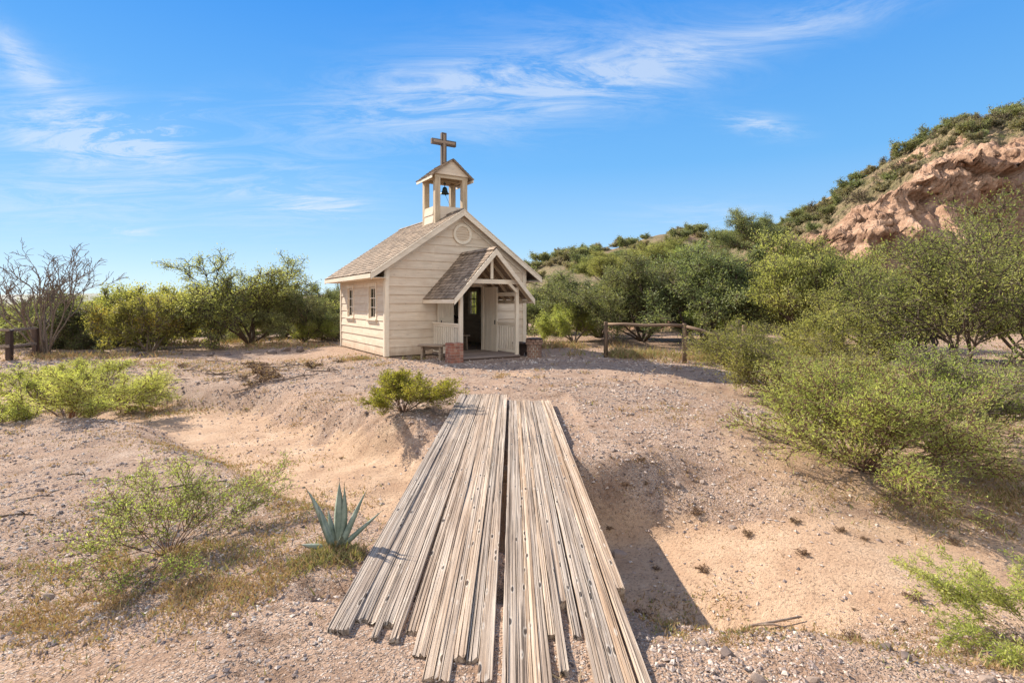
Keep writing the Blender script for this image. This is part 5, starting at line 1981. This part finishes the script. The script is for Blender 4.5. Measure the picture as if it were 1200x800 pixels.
def ground_cover():
    rng = np.random.RandomState(9)
    XS = []
    # (x, y, rx, ry, count, height, greenness)
    patches = [(-1.75, 3.15, 0.9, 0.45, 9000, 0.035, 0.25), (-2.6, 2.9, 0.7, 0.35, 5000, 0.03, 0.15), (-2.4, 3.7, 1.0, 0.45, 6000, 0.05, 0.75), (-1.2, 3.5, 0.32, 0.22, 4500, 0.06, 0.95),
               (-1.7, 4.6, 0.8, 0.6, 4500, 0.04, 0.6), (-2.2, 5.6, 0.7, 0.6, 3500, 0.045, 0.5), (1.9, 5.6, 1.0, 0.9, 2600, 0.022, 0.1), (2.6, 8.0, 1.3, 0.9, 2600, 0.025, 0.2), (-3.2, 10.2, 1.4, 0.9, 2600, 0.03, 0.2), (-5.4, 8.0, 1.4, 0.8, 2600, 0.03, 0.2), (-3.3, 4.6, 0.8, 0.6, 2200, 0.035, 0.4), (-4.0, 7.4, 1.2, 0.5, 2600, 0.045, 0.5),
               (1.5, 3.0, 0.7, 0.35, 1500, 0.028, 0.35), (2.2, 2.9, 0.8, 0.4, 1700, 0.03, 0.3), (1.15, 3.1, 0.35, 0.3, 2500, 0.035, 0.6), (2.3, 2.6, 0.5, 0.3, 2500, 0.04, 0.4), (1.2, 3.9, 0.5, 0.3, 1200, 0.04, 0.5),
               (4.6, 5.2, 1.4, 0.6, 5000, 0.08, 0.6), (5.6, 5.6, 1.3, 0.8, 4500, 0.09, 0.7), (-7.6, 15.0, 2.0, 1.2, 2200, 0.06, 0.45), (-6.4, 17.2, 1.6, 0.8, 1000, 0.07, 0.4), (-10.5, 16.6, 2.5, 1.5, 2000, 0.09, 0.5),
               (-4.6, 16.2, 0.5, 0.3, 1200, 0.10, 0.55), (-2.9, 16.0, 0.35, 0.15, 700, 0.12, 0.9), (-8.2, 11.6, 1.6, 0.5, 3500, 0.07, 0.6), (4.0, 16.9, 1.6, 0.6, 4500, 0.28, 0.85), (6.2, 15.6, 1.8, 0.8, 3000, 0.2, 0.5),
               (-9.0, 23.0, 3.0, 1.2, 2200, 0.16, 0.35), (-15.5, 18.6, 3.0, 1.4, 3000, 0.2, 0.5), (-13.0, 25.0, 4.0, 2.0, 2500, 0.22, 0.45), (1.5, 20.5, 2.5, 1.0, 3500, 0.25, 0.5), (8.0, 12.2, 2.5, 1.2, 4000, 0.15, 0.5),
               (6.8, 8.4, 1.6, 1.0, 3500, 0.10, 0.55), (-16.0, 13.5, 3.5, 1.0, 3500, 0.15, 0.5)]
    for (cx_, cy_, rx, ry, n, h, g) in patches:
        q = rng.normal(0, 0.55, (n, 2))
        x, y = cx_ + q[:, 0] * rx, cy_ + q[:, 1] * ry
        cl = fbm(x * 4 / (0.4 + h * 8), y * 4 / (0.4 + h * 8), 0, 2, 33)
        k = cl > rng.uniform(-0.35, 0.25, n)
        k &= ~((x > -0.95) & (x < 0.68) & (y < 9.6))
        x, y = x[k], y[k]
        XS.append(np.stack([x, y, np.full(len(x), h), np.full(len(x), g)], -1))
    # thin overall scatter in little tufts
    n = 900
    cy = 2 + 20 * rng.rand(n) ** 1.4
    cxx = rng.uniform(-1, 1, n) * (cy + 1)
    m = (fbm(cxx * .7, cy * .7, 0, 2, 44) > 0.0) & (sand_mask(cxx, cy) < 0.75)
    lx, ly = chap_local(cxx, cy)
    m &= ~((lx > -0.2) & (lx < 7.5) & (ly > -4.0) & (ly < 5.5)) & ~((np.abs(cxx + .1) < 1.0) & (cy < 9.8))
    for a, b in zip(cxx[m], cy[m]):
        nn = rng.randint(8, 34)
        q = rng.normal(0, 0.03 + 0.004 * b, (nn, 2))
        XS.append(np.stack([a + q[:, 0], b + q[:, 1], np.full(nn, 0.025 + 0.004 * b), np.full(nn, rng.uniform(0, .6))], -1))
    A = np.concatenate(XS)
    n = len(A)
    x, y, h, g = A.T
    h = h * rng.uniform(0.3, 1.2, n)
    z = ground_z(x, y)
    d = rng.normal(0, 0.55, (n, 3))
    d[:, 2] = 0.75
    d /= np.linalg.norm(d, axis=1, keepdims=True)
    c = np.stack([x, y, z - 0.003], -1) + rng.uniform(0, .35, (n, 1)) * h[:, None] * np.array([0, 0, 1.0])
    s = np.cross(d, rng.normal(0, 1, (n, 3)))
    s /= np.linalg.norm(s, axis=1, keepdims=True)
    w = (0.0022 + 0.0006 * y)[:, None] * rng.uniform(.6, 1.5, (n, 1))
    V = np.stack([c - s * w, c + s * w, c + d * h[:, None]], 1).reshape(-1, 3)
    F = np.arange(n * 3).reshape(-1, 3)
    rn = np.where(rng.rand(n) < g * 0.6, rng.uniform(0.88, 1.0, n), rng.uniform(0, 0.75, n))
    o = mesh_np('ground_cover', V, F, DRYC, None, {'rnd': np.repeat(rn, 3)}, False)
    tag(o, 'low dry grass and creeping weeds covering parts of the ground', 'ground cover', kind='stuff')


DRYC = mat_leaf('dry ground cover', (0.29, 0.19, 0.095), (0.46, 0.335, 0.175), (0.24, 0.26, 0.08), 0.25, 0.8)
ground_cover()

# small dead weeds
WD = dict(n=[3, 3, 2], wob=[0.3, 0.35, 0.3], trop=[0.0, 0.0, 0], kids=[1.6, 1.2, 0], bare=[0, 0, 0], ang=[0.8, 0.8, 0.8], ratio=[0.7, 0.6, 0.5], rmin=0.0012, maxlv=2, leaf_lv=1)
weeds = []
for sd in (61, 62, 63):
    w_ = plant('dead_weed', sd, fan(random.Random(sd), 9, 0.4, 1.3, 0.06, 0.002, 0.02), WD, 130, 0.014, 0.006, mat_leaf('dead weed leaves', (0.26, 0.165, 0.10), (0.38, 0.26, 0.16), (0.36, 0.31, 0.15)), DEADWEED, 'stems', 'foliage', fit=(0.16, 0.07))
    weeds.append(w_)
GW = 'dead weeds dotting the dirt'
k = 0
for i in range(46):
    a = rr.random()
    if a < 0.62:
        x, y = rr.gauss(1.75, 0.6), rr.gauss(5.3, 1.0)
        if x < 0.9:
            continue
    elif a < 0.8:
        x, y = rr.uniform(-4.5, -1.2), rr.uniform(5.5, 9.5)
    else:
        x, y = rr.uniform(2.0, 4.0), rr.uniform(3.4, 5.0)
    s = rr.choice([0.15, 0.2, 0.3, 0.35, 0.45, 0.7])
    z = gz(x, y)
    if k < 3:
        o = weeds[k]
        o.location, o.rotation_euler, o.scale = (x, y, z), (0, 0, rr.uniform(0, 6)), (s, s, s)
        tag(o, 'small dead brown weed on the bare dirt of the wash banks', 'weed', GW)
    else:
        o = copy_tree(weeds[k % 3], (x, y, z), rr.uniform(0, 6), s, 'small dead brown weed on the bare dirt of the wash banks', GW)
    k += 1

# heaps of dead brush on the slope left of the chapel
for i in range(16):
    x, y = rr.uniform(-9.5, -4.8), rr.uniform(11.8, 16.0)
    s_ = rr.uniform(2.0, 4.5)
    copy_tree(weeds[i % 3], (x, y, gz(x, y)), rr.uniform(0, 6), (s_, s_, s_ * 0.8), 'clump of dead brown brush on the dirt slope left of the chapel', 'clumps of dead brush')['category'] = 'dead bush'
